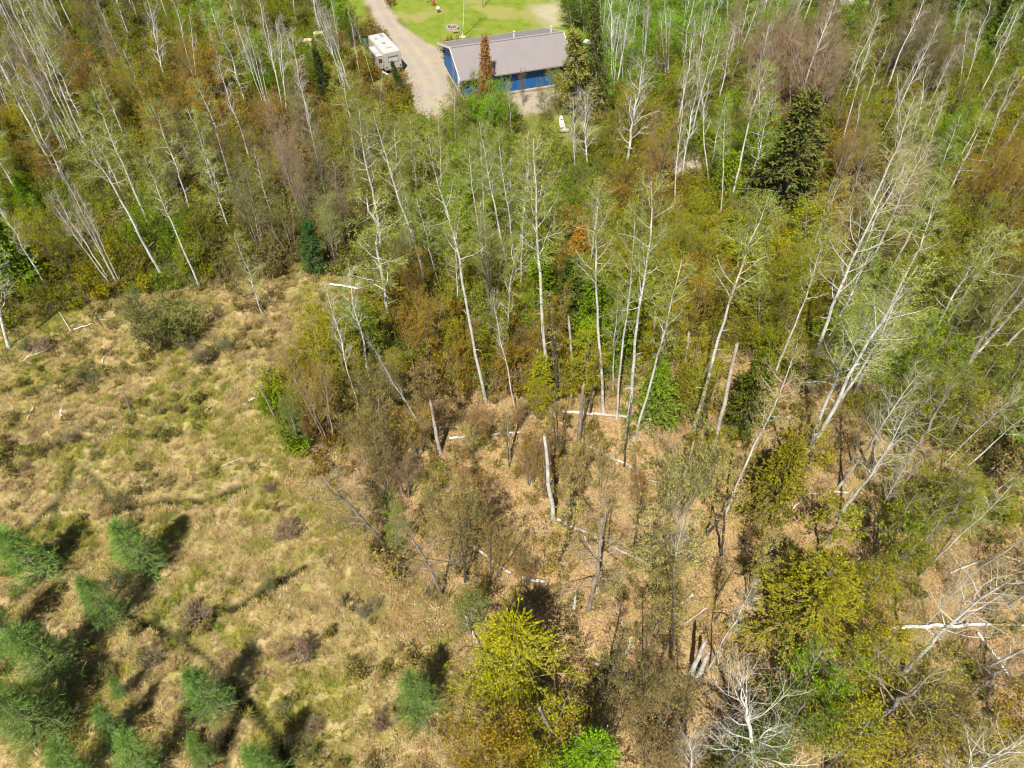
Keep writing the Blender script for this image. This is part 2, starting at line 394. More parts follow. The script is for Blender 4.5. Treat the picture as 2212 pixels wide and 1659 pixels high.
for s in range(4): mk_aspen(10 + s, 'aspen', 21, [.56, .62, .5, .58][s], 20, 2.5, .13)
for s in range(3): mk_aspen(20 + s, 'aspen_small', 13, [.3, .4, .25][s], 22, 2.0, .075, n2=6, bend=.6)
for s in range(2): mk_aspen(30 + s, 'bare_aspen', 17, [.5, .4][s], 26, 3.1, .12, nl=0, tw='twig_white', ang=.85, up=.14, wob=.16)
for s in range(2): mk_aspen(36 + s, 'white_snaggy', 13, [.28, .22][s], 21, 3.4, .12, nl=0, tm='aspen', tw='twig_birch', ang=.75, up=.2, wob=.2, n2=5, bend=.9)
for s in range(2): mk_aspen(40 + s, 'oak', 12, [.3, .25][s], 18, 3.6, .15, nl=2, tm='grey', tw='twig_grey', ang=1.1, up=.05, wob=.25, n2=7, bend=1.2)
for s in range(3): mk_multi(50 + s, 'birch', 13, [3, 4, 2][s], .12, .35, .45, 9, 2.0, .07, 2, .08)
for s in range(2): mk_multi(55 + s, 'birch_single', 13, 1, .03, .05, [.45, .3][s], 16, 1.7, .08, 2, .08)
for s in range(4): mk_multi(60 + s, 'maple', 9, [6, 5, 7, 4][s], .16, .5, .2, 10, 1.9, .045, 6, .11, 'grey', 'twig_grey', .55, .1, 5, 3, 4)
for s in range(2): mk_multi(66 + s, 'haze', 11, [5, 4][s], .13, .4, .3, 14, 2.0, .07, 2, .07, 'grey', 'twig_grey', .5, .12, 7, 4, 4)
for s in range(4): mk_leafy(70 + s, 'leafy', 8, .10, [.12, .2, .1, .15][s])
for s in range(2): mk_leafy(76 + s, 'broad', 8, .12, .12, 24, 3.1, 34, .13, jit=.17, n2=12, ragged=True)
for s in range(3): mk_multi(80 + s, 'thicket', 5, [7, 8, 6][s], .26, .5, .12, 9, 1.5, .03, 11, .13, 'grey', 'twig_grey', .6, .08, 5, 0, 3)
for s in range(2): mk_conifer(90 + s, 'spruce', 10, .13, 120, 2.0, -.05, 1.45, 12, 6, .24, .3)
for s in range(2): mk_conifer(93 + s, 'pine', 13, .18, 85, 2.9, .06, 1.25, 12, 9, .26, .42, .08, 'grey', ragged=1.2)
for s in range(2): mk_conifer(96 + s, 'hemlock', 8, .11, 95, 2.2, -.03, 1.35, 11, 7, .21, .42, .05, 'grey', ragged=.6)
for s in range(2): mk_conifer(98 + s, 'sprays', 9, .11, 60, 2.6, .03, 1.2, 12, 20, .095, .5, .12, 'grey', ragged=1.8, upd=.9)
for s in range(3): mk_conifer(100 + s, 'tamarack', 6, .09, 100, 2.1, .14, 1.2, 12, 12, .15, .12, .02, 'grey', True, ragged=1.0, upd=.2)
for s in range(3): mk_aspen(130 + s, 'canopy', 10, .3, 18, 2.6, .09, nl=5, leafsz=.17, tm='grey', tw='twig_grey', n2=6, ang=1.0, bend=1.0, wob=.2, dense=.6)
for s in range(3): mk_shrub(110 + s, 'shrub', 2.2)
for s in range(2): mk_aspen(120 + s, 'pole', 11, .3, 18, 1.2, .085, nl=3, leafsz=.11, tm='dark', tw='twig_brown', n2=4, bend=.5)

# ------------------------------------------------------------------ colours of spring growth
GRN = (.17, .275, .004); YOL = (.30, .28, .004); OLG = (.215, .235, .006); PGN = (.24, .29, .04); ORG = (.28, .18, .022)
RED = (.27, .115, .03); BRN = (.20, .165, .06); TAN = (.38, .31, .11); DKG = (.08, .125, .012); PNK = (.30, .205, .11); BGR = (.17, .34, .005)
TAM = (.17, .32, .06); DSP = (.03, .07, .018); PIN = (.13, .15, .035)
ANCH = [(60,60,PGN),(130,40,PGN),(250,40,BRN),(230,130,BRN),(160,110,OLG),(90,180,BRN),(280,100,OLG),(300,180,OLG),(380,60,OLG),(460,30,BGR),(480,110,YOL),(540,90,OLG),(600,150,GRN),
 (130,200,ORG),(220,230,ORG),(300,260,OLG),(360,200,ORG),(410,260,RED),(400,300,ORG),(480,230,ORG),(450,300,YOL),(330,290,YOL),(60,300,RED),(100,330,ORG),(30,330,YOL),(60,400,GRN),(120,480,GRN),(30,500,GRN),
 (200,350,PGN),(150,290,PGN),(260,420,PGN),(350,400,PGN),(300,480,GRN),(230,520,YOL),(90,540,OLG),(440,380,BRN),(500,420,PGN),(530,330,OLG),(560,280,ORG),(540,500,OLG),(580,540,BRN),(620,280,PNK),(690,280,ORG),
 (740,250,ORG),(760,310,OLG),(680,360,PNK),(700,420,BRN),(820,290,PGN),(850,230,ORG),(880,240,OLG),(900,320,GRN),(970,250,BGR),(960,200,YOL),(1050,230,BGR),(1000,300,PGN),(1060,400,GRN),(900,420,PGN),(830,500,PGN),
 (960,480,GRN),(1050,500,GRN),(1160,300,PGN),(1160,420,PGN),(1220,420,GRN),(1280,480,OLG),(1370,440,ORG),(1420,420,ORG),(1300,330,OLG),(1350,100,BGR),(1430,60,BGR),(1500,80,BGR),(1480,180,OLG),(1550,60,BGR),
 (1400,320,YOL),(1500,320,GRN),(1600,330,GRN),(1620,100,PNK),(1640,60,BGR),(1680,150,PNK),(1740,150,PNK),(1800,50,GRN),(1850,110,OLG),(1900,130,BRN),(1960,150,BRN),(1900,250,OLG),(2040,80,BGR),(2000,30,DKG),
 (2100,30,DKG),(2180,100,GRN),(2100,200,OLG),(2180,280,YOL),(2050,300,GRN),(2000,400,GRN),(2070,390,ORG),(2150,400,ORG),(2120,450,OLG),(2180,470,OLG),(1960,440,TAN),(1850,450,TAN),(1780,420,ORG),(1720,470,YOL),
 (1700,560,YOL),(1620,600,OLG),(1600,500,PGN),(1540,550,YOL),(1480,520,OLG),(1500,450,YOL),(1540,650,ORG),(1400,560,OLG),(1250,540,ORG),(1230,620,GRN),(1270,700,GRN),(1100,580,OLG),(1050,640,PGN),(960,620,OLG),
 (900,700,ORG),(950,750,ORG),(1000,800,ORG),(1080,700,OLG),(1120,760,ORG),(770,720,YOL),(820,760,GRN),(700,800,YOL),(640,720,YOL),(690,930,ORG),(760,880,BRN),(800,950,BRN),(900,880,BRN),(640,900,GRN),(830,850,YOL),
 (1180,900,YOL),(1400,850,GRN),(1450,800,YOL),(1560,780,OLG),(1640,850,OLG),(1690,1040,YOL),(1900,560,PGN),(1960,650,PGN),(2000,540,OLG),(2100,560,OLG),(2180,600,ORG),(2080,680,PGN),(2000,760,GRN),(2100,900,TAN),
 (1900,820,GRN),(1850,900,YOL),(2000,950,OLG),(1900,1000,OLG),(2000,1100,OLG),(2180,700,OLG),(2190,850,GRN),(1900,1150,OLG),(1780,1280,YOL),(1850,1320,YOL),(1700,1230,OLG),(2100,1300,BRN),(2150,1450,PGN),
 (2000,1420,BRN),(1900,1580,YOL),(2050,1600,YOL),(2150,1580,ORG),(1740,1600,GRN),(1100,1450,YOL),(1300,1300,TAN),(1300,1150,TAN),(1500,1250,TAN),(1000,1050,TAN),(1450,1550,BRN)]
_ax = np.array([[a[0], a[1]] for a in ANCH], float); _ac = np.array([a[2] for a in ANCH])
def palette(x, y, rng, spread=30.0):
    d = np.hypot(_ax[:, 0] - x - rng.normal(0, spread), _ax[:, 1] - y - rng.normal(0, spread)); return _ac[int(np.argmin(d))]
def cname(c):
    c = tuple(np.round(c, 3)); tab = {BRN: 'brown-grey', PNK: 'pinkish grey', OLG: 'olive green', YOL: 'yellow-olive', GRN: 'fresh green', BGR: 'bright green', PGN: 'pale grey-green', ORG: 'rusty orange', RED: 'brick red', TAN: 'straw-coloured', DKG: 'dark green', TAM: 'blue-green', DSP: 'very dark green', PIN: 'dull olive'}
    best = min(tab, key=lambda k: sum((a - b) ** 2 for a, b in zip(k, c))); return tab[best]

# ------------------------------------------------------------------ labels
AREAS = [(60,60,'in the top left corner'),(60,230,'at the left edge below the corner'),(50,420,'at the left edge, upper middle'),(60,560,'left of the dead white birch clump'),(200,60,'near the top edge, far left'),(330,60,'at the top edge above the white birches'),
 (230,200,'in the upper left wood'),(380,230,'around the brick-red maple, upper left'),(190,340,'beside the tall hazy aspen, left'),(330,400,'behind the meadow, left wood'),(160,500,'by the white birch clump, left'),(460,120,'left of the plank pile'),(500,300,'between red maple and dark spruce'),
 (450,450,'behind the meadow edge'),(560,520,'above the bare tan bank'),(600,60,'at the top edge over the planks'),(620,200,'just left of the dark spruce'),(640,340,'below the dark spruce'),(740,60,'beside the driveway top'),(770,230,'in front of the white trailer'),
 (760,340,'below the white trailer'),(700,470,'around the small fir by the bank'),(900,290,'where the gravel drive ends'),(830,480,'above the fallen root arch'),(960,420,'below the end of the drive'),(1030,250,'at the near left garage corner'),(1060,420,'below the garage front'),
 (960,600,'in the middle of the wood'),(1090,600,'behind the central aspens'),(1180,320,'left of the white craft'),(1230,420,'below the white craft'),(1250,120,'at the right end of the garage'),(1350,60,'at the top edge right of the lawn'),(1400,230,'by the big bare white tree'),
 (1330,470,'behind the straight aspen row'),(1480,300,'around the small dirt patch'),(1520,80,'at the top edge, right of middle'),(1560,210,'between dirt patch and pinkish trees'),(1560,430,'left of the big pine'),(1680,120,'among the pinkish bare trees'),(1650,320,'beside the big pine'),
 (1720,480,'just below the big pine'),(1560,620,'by the tall leaning aspen'),(1830,60,'at the top edge near the grey roof'),(1850,250,'right of the big pine top'),(1850,430,'right of the big pine foot'),(1980,130,'in the upper right birch stand'),(2010,330,'in the right-hand birch wood'),
 (2140,60,'in the top right corner'),(2150,230,'at the right edge, upper part'),(2140,430,'at the right edge, upper middle'),(2130,600,'at the right edge, middle'),(1980,520,'above the wide-limbed aspen'),(1980,700,'right of the wide-limbed aspen'),(2130,780,'by the twisted grey oak'),
 (1830,800,'below the wide-limbed aspen'),(2100,950,'right edge above leaning birches'),(1900,1000,'left of the leaning birches'),(2050,1130,'among the leaning birches'),(1700,900,'on the right rim of the clearing'),(1690,1080,'right of the clearing'),(1780,1200,'above the yellow tree, right'),
 (1850,1350,'by the yellow tree, right'),(2080,1300,'by the long fallen birch'),(2080,1450,'below the long fallen birch'),(1700,1450,'left of the lower right thicket'),(1850,1580,'in the lower right thicket'),(2100,1580,'in the bottom right corner'),
 (1560,1350,'in the lower clearing, right'),(1480,1150,'in the clearing, right'),(1480,1500,'at the lower edge of clearing'),(1300,1250,'in the clearing centre'),(1290,1480,'right of the yellow tree, bottom'),(1130,1500,'by the yellow tree, bottom'),(1100,1620,'at the bottom edge, middle'),
 (1200,1020,'above the clearing logs'),(1000,1050,'on the left rim of clearing'),(860,950,'in the brown scrub, centre'),(1000,1230,'left of the short pale log'),(1000,780,'in the orange scrub, centre'),(800,740,'by the green bush, centre left'),(670,740,'at the meadow corner, centre'),(650,920,'on the meadow rim, centre'),
 (1150,760,'behind the crossing logs'),(1300,740,'among the straight aspens'),(1430,850,'right of the straight aspens'),(1560,850,'by the brush pile'),(360,700,'on the upper meadow'),(120,640,'at the upper left of the meadow'),(130,800,'on the left meadow'),(330,880,'in mid meadow'),(560,720,'on the meadow below the bank'),
 (150,1000,'by the forked meadow trail'),(450,1050,'on the central meadow'),(800,1150,'where meadow meets the clearing'),(60,1200,'at the left edge of the bog'),(280,1200,'on the lower left bog'),(60,1450,'in the lower left corner area'),(220,1560,'at the bottom left'),(430,1500,'by the lower bog trail'),
 (650,1300,'on the lower meadow'),(560,1620,'at the bottom edge, left'),(880,1500,'on the lower meadow, right'),(800,1350,'on the lower meadow, centre')]
_ar = np.array([[a[0], a[1]] for a in AREAS], float)
PENDING = []     # (object, look, x, y)
def later_label(o, look, x, y):
    x = float(np.clip(x, 0, 2212)); y = float(np.clip(y, 0, 1659))
    PENDING.append((o, look, AREAS[int(np.argmin(np.hypot(_ar[:, 0] - x, _ar[:, 1] - y)))][2], x, y))
ORD = ['', 'second', 'third', 'fourth', 'fifth', 'sixth', 'seventh', 'eighth', 'ninth', 'tenth', 'eleventh', 'twelfth', 'thirteenth', 'fourteenth', 'fifteenth', 'sixteenth', 'seventeenth', 'eighteenth', 'nineteenth', 'twentieth', 'twenty-first', 'twenty-second', 'twenty-third', 'twenty-fourth']
def flush_labels():
    g = {}
    for r in PENDING: g.setdefault((r[1], r[2]), []).append(r)
    for (look, area), rs in g.items():
        rs.sort(key=lambda r: r[3]); n = len(rs)
        for i, r in enumerate(rs):
            if n == 1: t = ''
            elif n == 2: t = ', left of two' if i == 0 else ', right of two'
            elif i == 0: t = ', leftmost'
            elif i == n - 1: t = ', rightmost'
            else: t = ', %s from left' % ORD[min(i, 23)]
            r[0]['label'] = f'{look} {area}{t}'

INFO = {  # kind -> (name, category, look, group)
 'aspen': ('aspen_tree', 'tree', 'tall {c} aspen', 'tall aspens in spring bud'),
 'aspen_small': ('aspen_tree', 'tree', 'slender {c} aspen', 'young aspens in the wood'),
 'bare_aspen': ('bare_tree', 'tree', 'leafless pale tree', 'leafless pale trees'),
 'white_snaggy': ('dead_tree', 'tree', 'bare white crooked tree', 'bare white dead trees'),
 'oak': ('twisted_tree', 'tree', 'crooked {c} tree', 'grey crooked trees'),
 'birch': ('birch_tree', 'tree', 'white birch clump', 'white birches in the wood'),
 'birch_single': ('birch_tree', 'tree', 'single-stemmed white birch', 'white birches in the wood'),
 'maple': ('maple_tree', 'tree', '{c} budding maple', 'budding maples in the wood'),
 'haze': ('bare_maple', 'tree', 'fine-twigged {c} bare maple', 'bare fine-twigged maples'),
 'leafy': ('leafy_tree', 'tree', '{c} young leafy tree', 'young leafy trees'),
 'broad': ('leafy_tree', 'tree', 'broad {c} leafy tree', 'broad leafy trees'),
 'thicket': ('bush', 'bush', '{c} tall bush', 'tall bushes under the trees'),
 'spruce': ('spruce_tree', 'conifer', '{c} pointed spruce', 'spruces'),
 'pine': ('pine_tree', 'conifer', '{c} ragged pine', 'pines'),
 'hemlock': ('fir_tree', 'conifer', '{c} fluffy young fir', 'young firs'),
 'tamarack': ('tamarack_tree', 'conifer', '{c} feathery tamarack', 'tamaracks on the bog'),
 'shrub': ('shrub', 'shrub', 'low {c} twiggy shrub', 'twiggy shrubs on the meadow'),
 'sprays': ('leafy_tree', 'tree', 'layered {c} leafy tree', 'layered leafy trees'),
 'canopy': ('slender_tree', 'tree', 'sparse {c} leafed tree', 'sparse leafy trees on the right'),
 'pole': ('thin_tree', 'tree', 'thin dark-stemmed tree', 'thin dark trees in the clearing'),
}
rngp = np.random.default_rng(77); USED = []
def place(kind, base, top=None, h=None, color=OLG, wide=1.0, var=None, look=None, lean=.03, jit=.12):
    """base = ground xy; top = world point of the tip or None (h given)"""
    bz = hz(base[0], base[1]); B = np.array([base[0], base[1], bz])
    if top is None:
        top = B + np.array([rngp.normal(0, lean) * h, rngp.normal(0, lean) * h, h])
    parts, ph = PROTO[kind][var if var is not None else rngp.integers(len(PROTO[kind]))]
    ax = Vector(top - B); ln = ax.length; q = ax.to_track_quat('Z', 'Y') @ Quaternion((0, 0, 1), rngp.random() * 6.28)
    name, cat, lk, grp = INFO[kind]
    e = bpy.data.objects.new(name, None); COL.objects.link(e); e.empty_display_size = .3
    e.location = B; e.rotation_mode = 'QUATERNION'; e.rotation_quaternion = q; s = ln / ph
    e.scale = (s * wide, s * wide, s)
    col = np.clip(np.array(color) * (1 + rngp.normal(0, jit, 3) * .5 + rngp.normal(0, jit)), .01, .9)
    for pn, me in parts:
        o = bpy.data.objects.new(pn, me); COL.objects.link(o); o.parent = e; o.color = (*col, 1)
    e['category'] = cat; e['group'] = grp
    c = proj(B * .45 + np.asarray(top) * .55)
    later_label(e, (look or lk).format(c=cname(color)), c[0], c[1]); USED.append((base[0], base[1], kind)); return e
CAPS = dict(broad=10, leafy=8, maple=9, hemlock=9, sprays=11, spruce=13, white_snaggy=15, thicket=5, tamarack=6.5, pole=13, haze=14, bare_aspen=20, oak=14, birch=19, birch_single=17, aspen_small=15); HL = []
def hero(kind, b, t, color=OLG, wide=1.0, var=None, look=None):
    """b, t: foot and tip as seen in the photo; the tip is put as nearly straight above the foot as its sight line allows"""
    B = gnd(*b); B = gnd(*b, z=hz(B[0], B[1])); d = ray(*t); o = np.array([0, 0, CAM_H])
    k = (d[0] * (B[0]) + d[1] * (B[1])) / (d[0] ** 2 + d[1] ** 2); T = o + d * k
    cap = CAPS.get(kind, 27)
    if T[2] - B[2] > cap:            # the foot lies hidden nearer the tip: stand the tree where its kind's height fits
        z = B[2] + cap; T = o + d * ((z - CAM_H) / d[2]); lx = (T[:2] - B[:2]); B = np.array([*(T[:2] - lx * .12), B[2]])
    elif T[2] - B[2] < 1.0: print('LOW', kind, b, t, round(T[2] - B[2], 2)); T[2] = B[2] + 3
    HL.append((round(float(T[2] - B[2]), 1), kind, b))
    return place(kind, B[:2], T, color=color, wide=wide, var=var, look=look, jit=.06)
# ------------------------------------------------------------------ ground
def axis(a, b, s0, g, far):
    v = [0.0]; s = s0
    while v[-1] < b: v.append(v[-1] + s); s = s0 + g * v[-1]
    while v[-1] < far: v.append(v[-1] * 1.5)
    return v
xr = axis(0, 110, .24, .006, 5000); gx = np.array([-v for v in xr[:0:-1]] + xr)
yv = [4.0]
while yv[-1] < 150: yv.append(yv[-1] + .24 + .0055 * max(0, yv[-1] - 20))
while yv[-1] < 5000: yv.append(yv[-1] * 1.4)
gy = np.array([-5000, -2000, -600, -200, -60, -20, -6, 0] + yv)
GX, GY = np.meshgrid(gx, gy); GZ = height(GX.ravel(), GY.ravel()).reshape(GX.shape)
nx, ny = len(gx), len(gy); idx = np.arange(nx * ny).reshape(ny, nx)
gf = np.stack([idx[:-1, :-1], idx[:-1, 1:], idx[1:, 1:], idx[1:, :-1]], -1).reshape(-1, 4)
fx, fy = GX.ravel(), GY.ravel(); jn = vnoise(fx / 3, fy / 3) * 2.5 + vnoise(fx / .9, fy / .9) * 1.2
def zone(poly, soft=1.2, k=1.0): return np.clip((sdf(fx, fy, poly) + jn * k) / soft + .5, 0, 1)
trd = np.full(fx.shape, 1e9)
for t in TRAILS: trd = np.minimum(trd, segdist(fx, fy, t))
zz = dict(meadow=zone(MEADOW, 3), litter=zone(LITTER, 4), lawn=np.maximum(zone(LAWN, 1.0, .5), zone(VERGE, 1, .5)), rough=np.maximum(zone(ROUGH, 3), zone(BACK, 2)),
          gravel=np.maximum.reduce([zone(DRIVE, .9, .35), zone(PAD, .9, .5), zone(DIRT, 2), zone(DIRT2, 3) * .75]), trail=np.exp(-((trd + jn * .12) / .42) ** 4),
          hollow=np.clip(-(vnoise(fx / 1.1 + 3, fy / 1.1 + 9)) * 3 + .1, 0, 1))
m, nt, out = mat('ground'); pos = N(nt, 'ShaderNodeNewGeometry').outputs['Position']
A = lambda k: N(nt, 'ShaderNodeAttribute', attribute_name=k).outputs['Fac']
n_big, n_mid, n_fine, n_tiny = noise(nt, .12, 5, pos), noise(nt, .6, 6, pos, .65), noise(nt, 3.0, 6, pos, .7), noise(nt, 11, 5, pos, .75)
n_b2 = noise(nt, .23, 4, N(nt, 'ShaderNodeMapping').outputs[0])
mp2 = [n for n in nt.nodes if n.bl_idname == 'ShaderNodeMapping'][0]; mp2.inputs['Location'].default_value = (31, 7, 3); nt.links.new(pos, mp2.inputs[0])
floor = ramp(nt, n_fine, [(.25, (.05, .035, .018)), (.5, (.12, .085, .04)), (.75, (.22, .155, .075))])
floor = mix(nt, ramp(nt, n_mid, [(.45, (0, 0, 0)), (.6, (.85, .85, .85))]), floor, (.10, .125, .012))
lit = ramp(nt, n_tiny, [(.25, (.17, .11, .055)), (.5, (.35, .24, .12)), (.75, (.50, .37, .19))])
lit = mix(nt, ramp(nt, n_b2, [(.5, (0, 0, 0)), (.62, (.5, .5, .5))]), lit, (.20, .125, .075))
lit = mix(nt, ramp(nt, n_mid, [(.5, (0, 0, 0)), (.68, (.75, .75, .75))]), lit, ramp(nt, n_fine, [(.3, (.19, .17, .05)), (.7, (.33, .29, .11))]))
mead = ramp(nt, n_fine, [(.25, (.20, .14, .06)), (.45, (.36, .27, .125)), (.7, (.50, .39, .20))])
mead = mix(nt, ramp(nt, n_mid, [(.47, (0, 0, 0)), (.62, (.8, .8, .8))]), mead, ramp(nt, n_fine, [(.3, (.12, .12, .025)), (.7, (.27, .26, .07))]))
mead = mix(nt, ramp(nt, n_b2, [(.55, (0, 0, 0)), (.65, (.45, .45, .45))]), mead, (.24, .155, .11))
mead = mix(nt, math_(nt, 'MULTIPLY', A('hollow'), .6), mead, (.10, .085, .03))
mead = mix(nt, ramp(nt, n_tiny, [(.3, (.85, .85, .85)), (.55, (0, 0, 0))]), mead, (.12, .095, .03))
mead = mix(nt, ramp(nt, noise(nt, .35, 6, mp2.outputs[0], .7), [(.52, (0, 0, 0)), (.6, (.7, .7, .7))]), mead, ramp(nt, n_tiny, [(.35, (.10, .11, .008)), (.7, (.24, .25, .03))]))
lawn = mix(nt, ramp(nt, n_mid, [(.3, (0, 0, 0)), (.6, (1, 1, 1))]), (.105, .165, .010), (.18, .215, .028))
lawn = mix(nt, ramp(nt, n_big, [(.5, (0, 0, 0)), (.62, (.8, .8, .8))]), lawn, (.27, .23, .085))
lawn = mix(nt, ramp(nt, n_tiny, [(.4, (0, 0, 0)), (.8, (.4, .4, .4))]), lawn, (.09, .14, .02))
rough = mix(nt, ramp(nt, n_mid, [(.42, (0, 0, 0)), (.66, (1, 1, 1))]), (.10, .135, .012), (.22, .18, .07))
grav = ramp(nt, n_tiny, [(.25, (.25, .205, .165)), (.55, (.36, .31, .255)), (.8, (.46, .40, .34))])
grav = mix(nt, ramp(nt, n_mid, [(.42, (0, 0, 0)), (.6, (.7, .7, .7))]), grav, (.42, .33, .22))
c = floor
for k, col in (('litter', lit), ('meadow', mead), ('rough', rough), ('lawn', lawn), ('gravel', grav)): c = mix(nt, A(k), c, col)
c = mix(nt, math_(nt, 'MULTIPLY', A('trail'), .98), c, ramp(nt, n_fine, [(.4, (.010, .009, .005)), (.75, (.06, .065, .008))]))  # mossy trail bed; near-black tone paints in the shade of overhanging grass
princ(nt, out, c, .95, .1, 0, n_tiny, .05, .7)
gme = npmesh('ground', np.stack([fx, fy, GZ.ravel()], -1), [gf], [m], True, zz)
go = bpy.data.objects.new('ground', gme); COL.objects.link(go); tag(go, kind='structure')

# gravel drive as its own sheet just above the ground, dense little wheel ruts
def sheet(name, poly, material, lift=.006, step=.6, kind='structure', edge=.35):
    x0, y0 = np.min(poly, 0) - 1; x1, y1 = np.max(poly, 0) + 1
    X, Y = np.meshgrid(np.arange(x0, x1, step), np.arange(y0, y1, step)); j = vnoise(X / 3, Y / 3) * 2.5 * edge + vnoise(X / .9, Y / .9) * 1.2 * edge
    ins = (sdf(X.ravel(), Y.ravel(), poly) + j.ravel() > 0).reshape(X.shape)
    Z = height(X.ravel(), Y.ravel()) + lift + vnoise(X.ravel() / 1.4, Y.ravel() / 1.4) * .05 + .03
    n = X.shape[1]; I = np.arange(X.size).reshape(X.shape); F = np.stack([I[:-1, :-1], I[:-1, 1:], I[1:, 1:], I[1:, :-1]], -1).reshape(-1, 4)
    ok = (ins[:-1, :-1] & ins[1:, 1:] & ins[:-1, 1:] & ins[1:, :-1]).ravel(); F = F[ok]
    u, inv = np.unique(F, return_inverse=True); MID = W([(798, -40), (830, 30), (862, 80), (905, 130), (930, 175), (940, 265)]); dd = segdist(X.ravel(), Y.ravel(), MID); rut = np.exp(-((dd - .95) / .4) ** 2)
    o = bpy.data.objects.new(name, npmesh(name, np.stack([X.ravel(), Y.ravel(), Z], -1)[u], [inv.reshape(F.shape)], [material], True, {'rut': rut[u]})); COL.objects.link(o); return tag(o, kind=kind)
m, nt, out = mat('gravel'); pos = N(nt, 'ShaderNodeNewGeometry').outputs['Position']
a, b, d = noise(nt, 14, 5, pos, .8), noise(nt, .35, 5, pos, .6), noise(nt, 1.6, 4, pos)
c = ramp(nt, a, [(.25, (.20, .17, .135)), (.5, (.27, .235, .195)), (.8, (.36, .32, .27))])
c = mix(nt, ramp(nt, b, [(.42, (0, 0, 0)), (.6, (.75, .75, .75))]), c, (.33, .265, .175)); c = mix(nt, ramp(nt, d, [(.55, (0, 0, 0)), (.75, (.35, .35, .35))]), c, (.24, .22, .16))
rt = A2 = N(nt, 'ShaderNodeAttribute', attribute_name='rut').outputs['Fac']
c = mix(nt, math_(nt, 'MULTIPLY', rt, .25), c, (.40, .34, .26)); c = mix(nt, ramp(nt, noise(nt, .9, 5, pos, .7), [(.62, (0, 0, 0)), (.72, (.5, .5, .5))]), c, (.17, .16, .10))
princ(nt, out, c, .95, .1, 0, a, .03, .6); M['gravel'] = m
sheet('driveway', DRIVE, m, step=.35); sheet('gravel_pad', PAD, m, step=.35)

# ------------------------------------------------------------------ instanced ground cover
pc = bpy.data.collections.new('cover_sources')
def src(name, me):
    o = bpy.data.objects.new(name, me); return o
def scatter(name, protos, P, tint, scl, seed, mname=None, label=None):
    """one object of uncountable growth: geometry nodes instance the sources on the points"""
    rng = np.random.default_rng(seed); c = bpy.data.collections.new(name + '_sources')
    for i, me in enumerate(protos): c.objects.link(bpy.data.objects.new('%s_source_%02d' % (name, i), me))
    n = len(P); me = bpy.data.meshes.new(name); me.vertices.add(n); me.vertices.foreach_set('co', np.asarray(P, np.float32).ravel())
    a = me.attributes.new('tint', 'FLOAT_COLOR', 'POINT'); a.data.foreach_set('color', np.concatenate([tint, np.ones((n, 1))], 1).astype(np.float32).ravel())
    a = me.attributes.new('scl', 'FLOAT', 'POINT'); a.data.foreach_set('value', np.asarray(scl, np.float32))
    a = me.attributes.new('pick', 'INT', 'POINT'); a.data.foreach_set('value', rng.integers(0, len(protos), n).astype(np.int32))
    rot = np.stack([rng.normal(0, .12, n), rng.normal(0, .12, n), rng.random(n) * 6.28], -1)
    a = me.attributes.new('rot', 'FLOAT_VECTOR', 'POINT'); a.data.foreach_set('vector', rot.astype(np.float32).ravel())
    o = bpy.data.objects.new(name, me); COL.objects.link(o); tag(o, label, kind='stuff')
    ng = bpy.data.node_groups.new(name, 'GeometryNodeTree')
    ng.interface.new_socket('Geometry', in_out='INPUT', socket_type='NodeSocketGeometry'); ng.interface.new_socket('Geometry', in_out='OUTPUT', socket_type='NodeSocketGeometry')
    gi = ng.nodes.new('NodeGroupInput'); gout = ng.nodes.new('NodeGroupOutput'); ip = ng.nodes.new('GeometryNodeInstanceOnPoints')
    m2p = ng.nodes.new('GeometryNodeMeshToPoints'); m2p.inputs['Radius'].default_value = .001
    ci = ng.nodes.new('GeometryNodeCollectionInfo'); ci.inputs['Collection'].default_value = c; ci.inputs['Separate Children'].default_value = True; ci.inputs['Reset Children'].default_value = True
    ip.inputs['Pick Instance'].default_value = True
    def at(nm, t):
        q = ng.nodes.new('GeometryNodeInputNamedAttribute'); q.data_type = t; q.inputs['Name'].default_value = nm; return [s for s in q.outputs if s.enabled and s.name == 'Attribute'][0]
    L = ng.links.new; L(gi.outputs[0], m2p.inputs[0]); L(m2p.outputs[0], ip.inputs['Points']); L(ci.outputs[0], ip.inputs['Instance'])
    L(at('pick', 'INT'), ip.inputs['Instance Index']); L(at('scl', 'FLOAT'), ip.inputs['Scale'])
    e2r = ng.nodes.new('FunctionNodeEulerToRotation'); L(at('rot', 'FLOAT_VECTOR'), e2r.inputs[0]); L(e2r.outputs[0], ip.inputs['Rotation'])
    L(ip.outputs[0], gout.inputs[0]); md = o.modifiers.new('scatter', 'NODES'); md.node_group = ng; return o
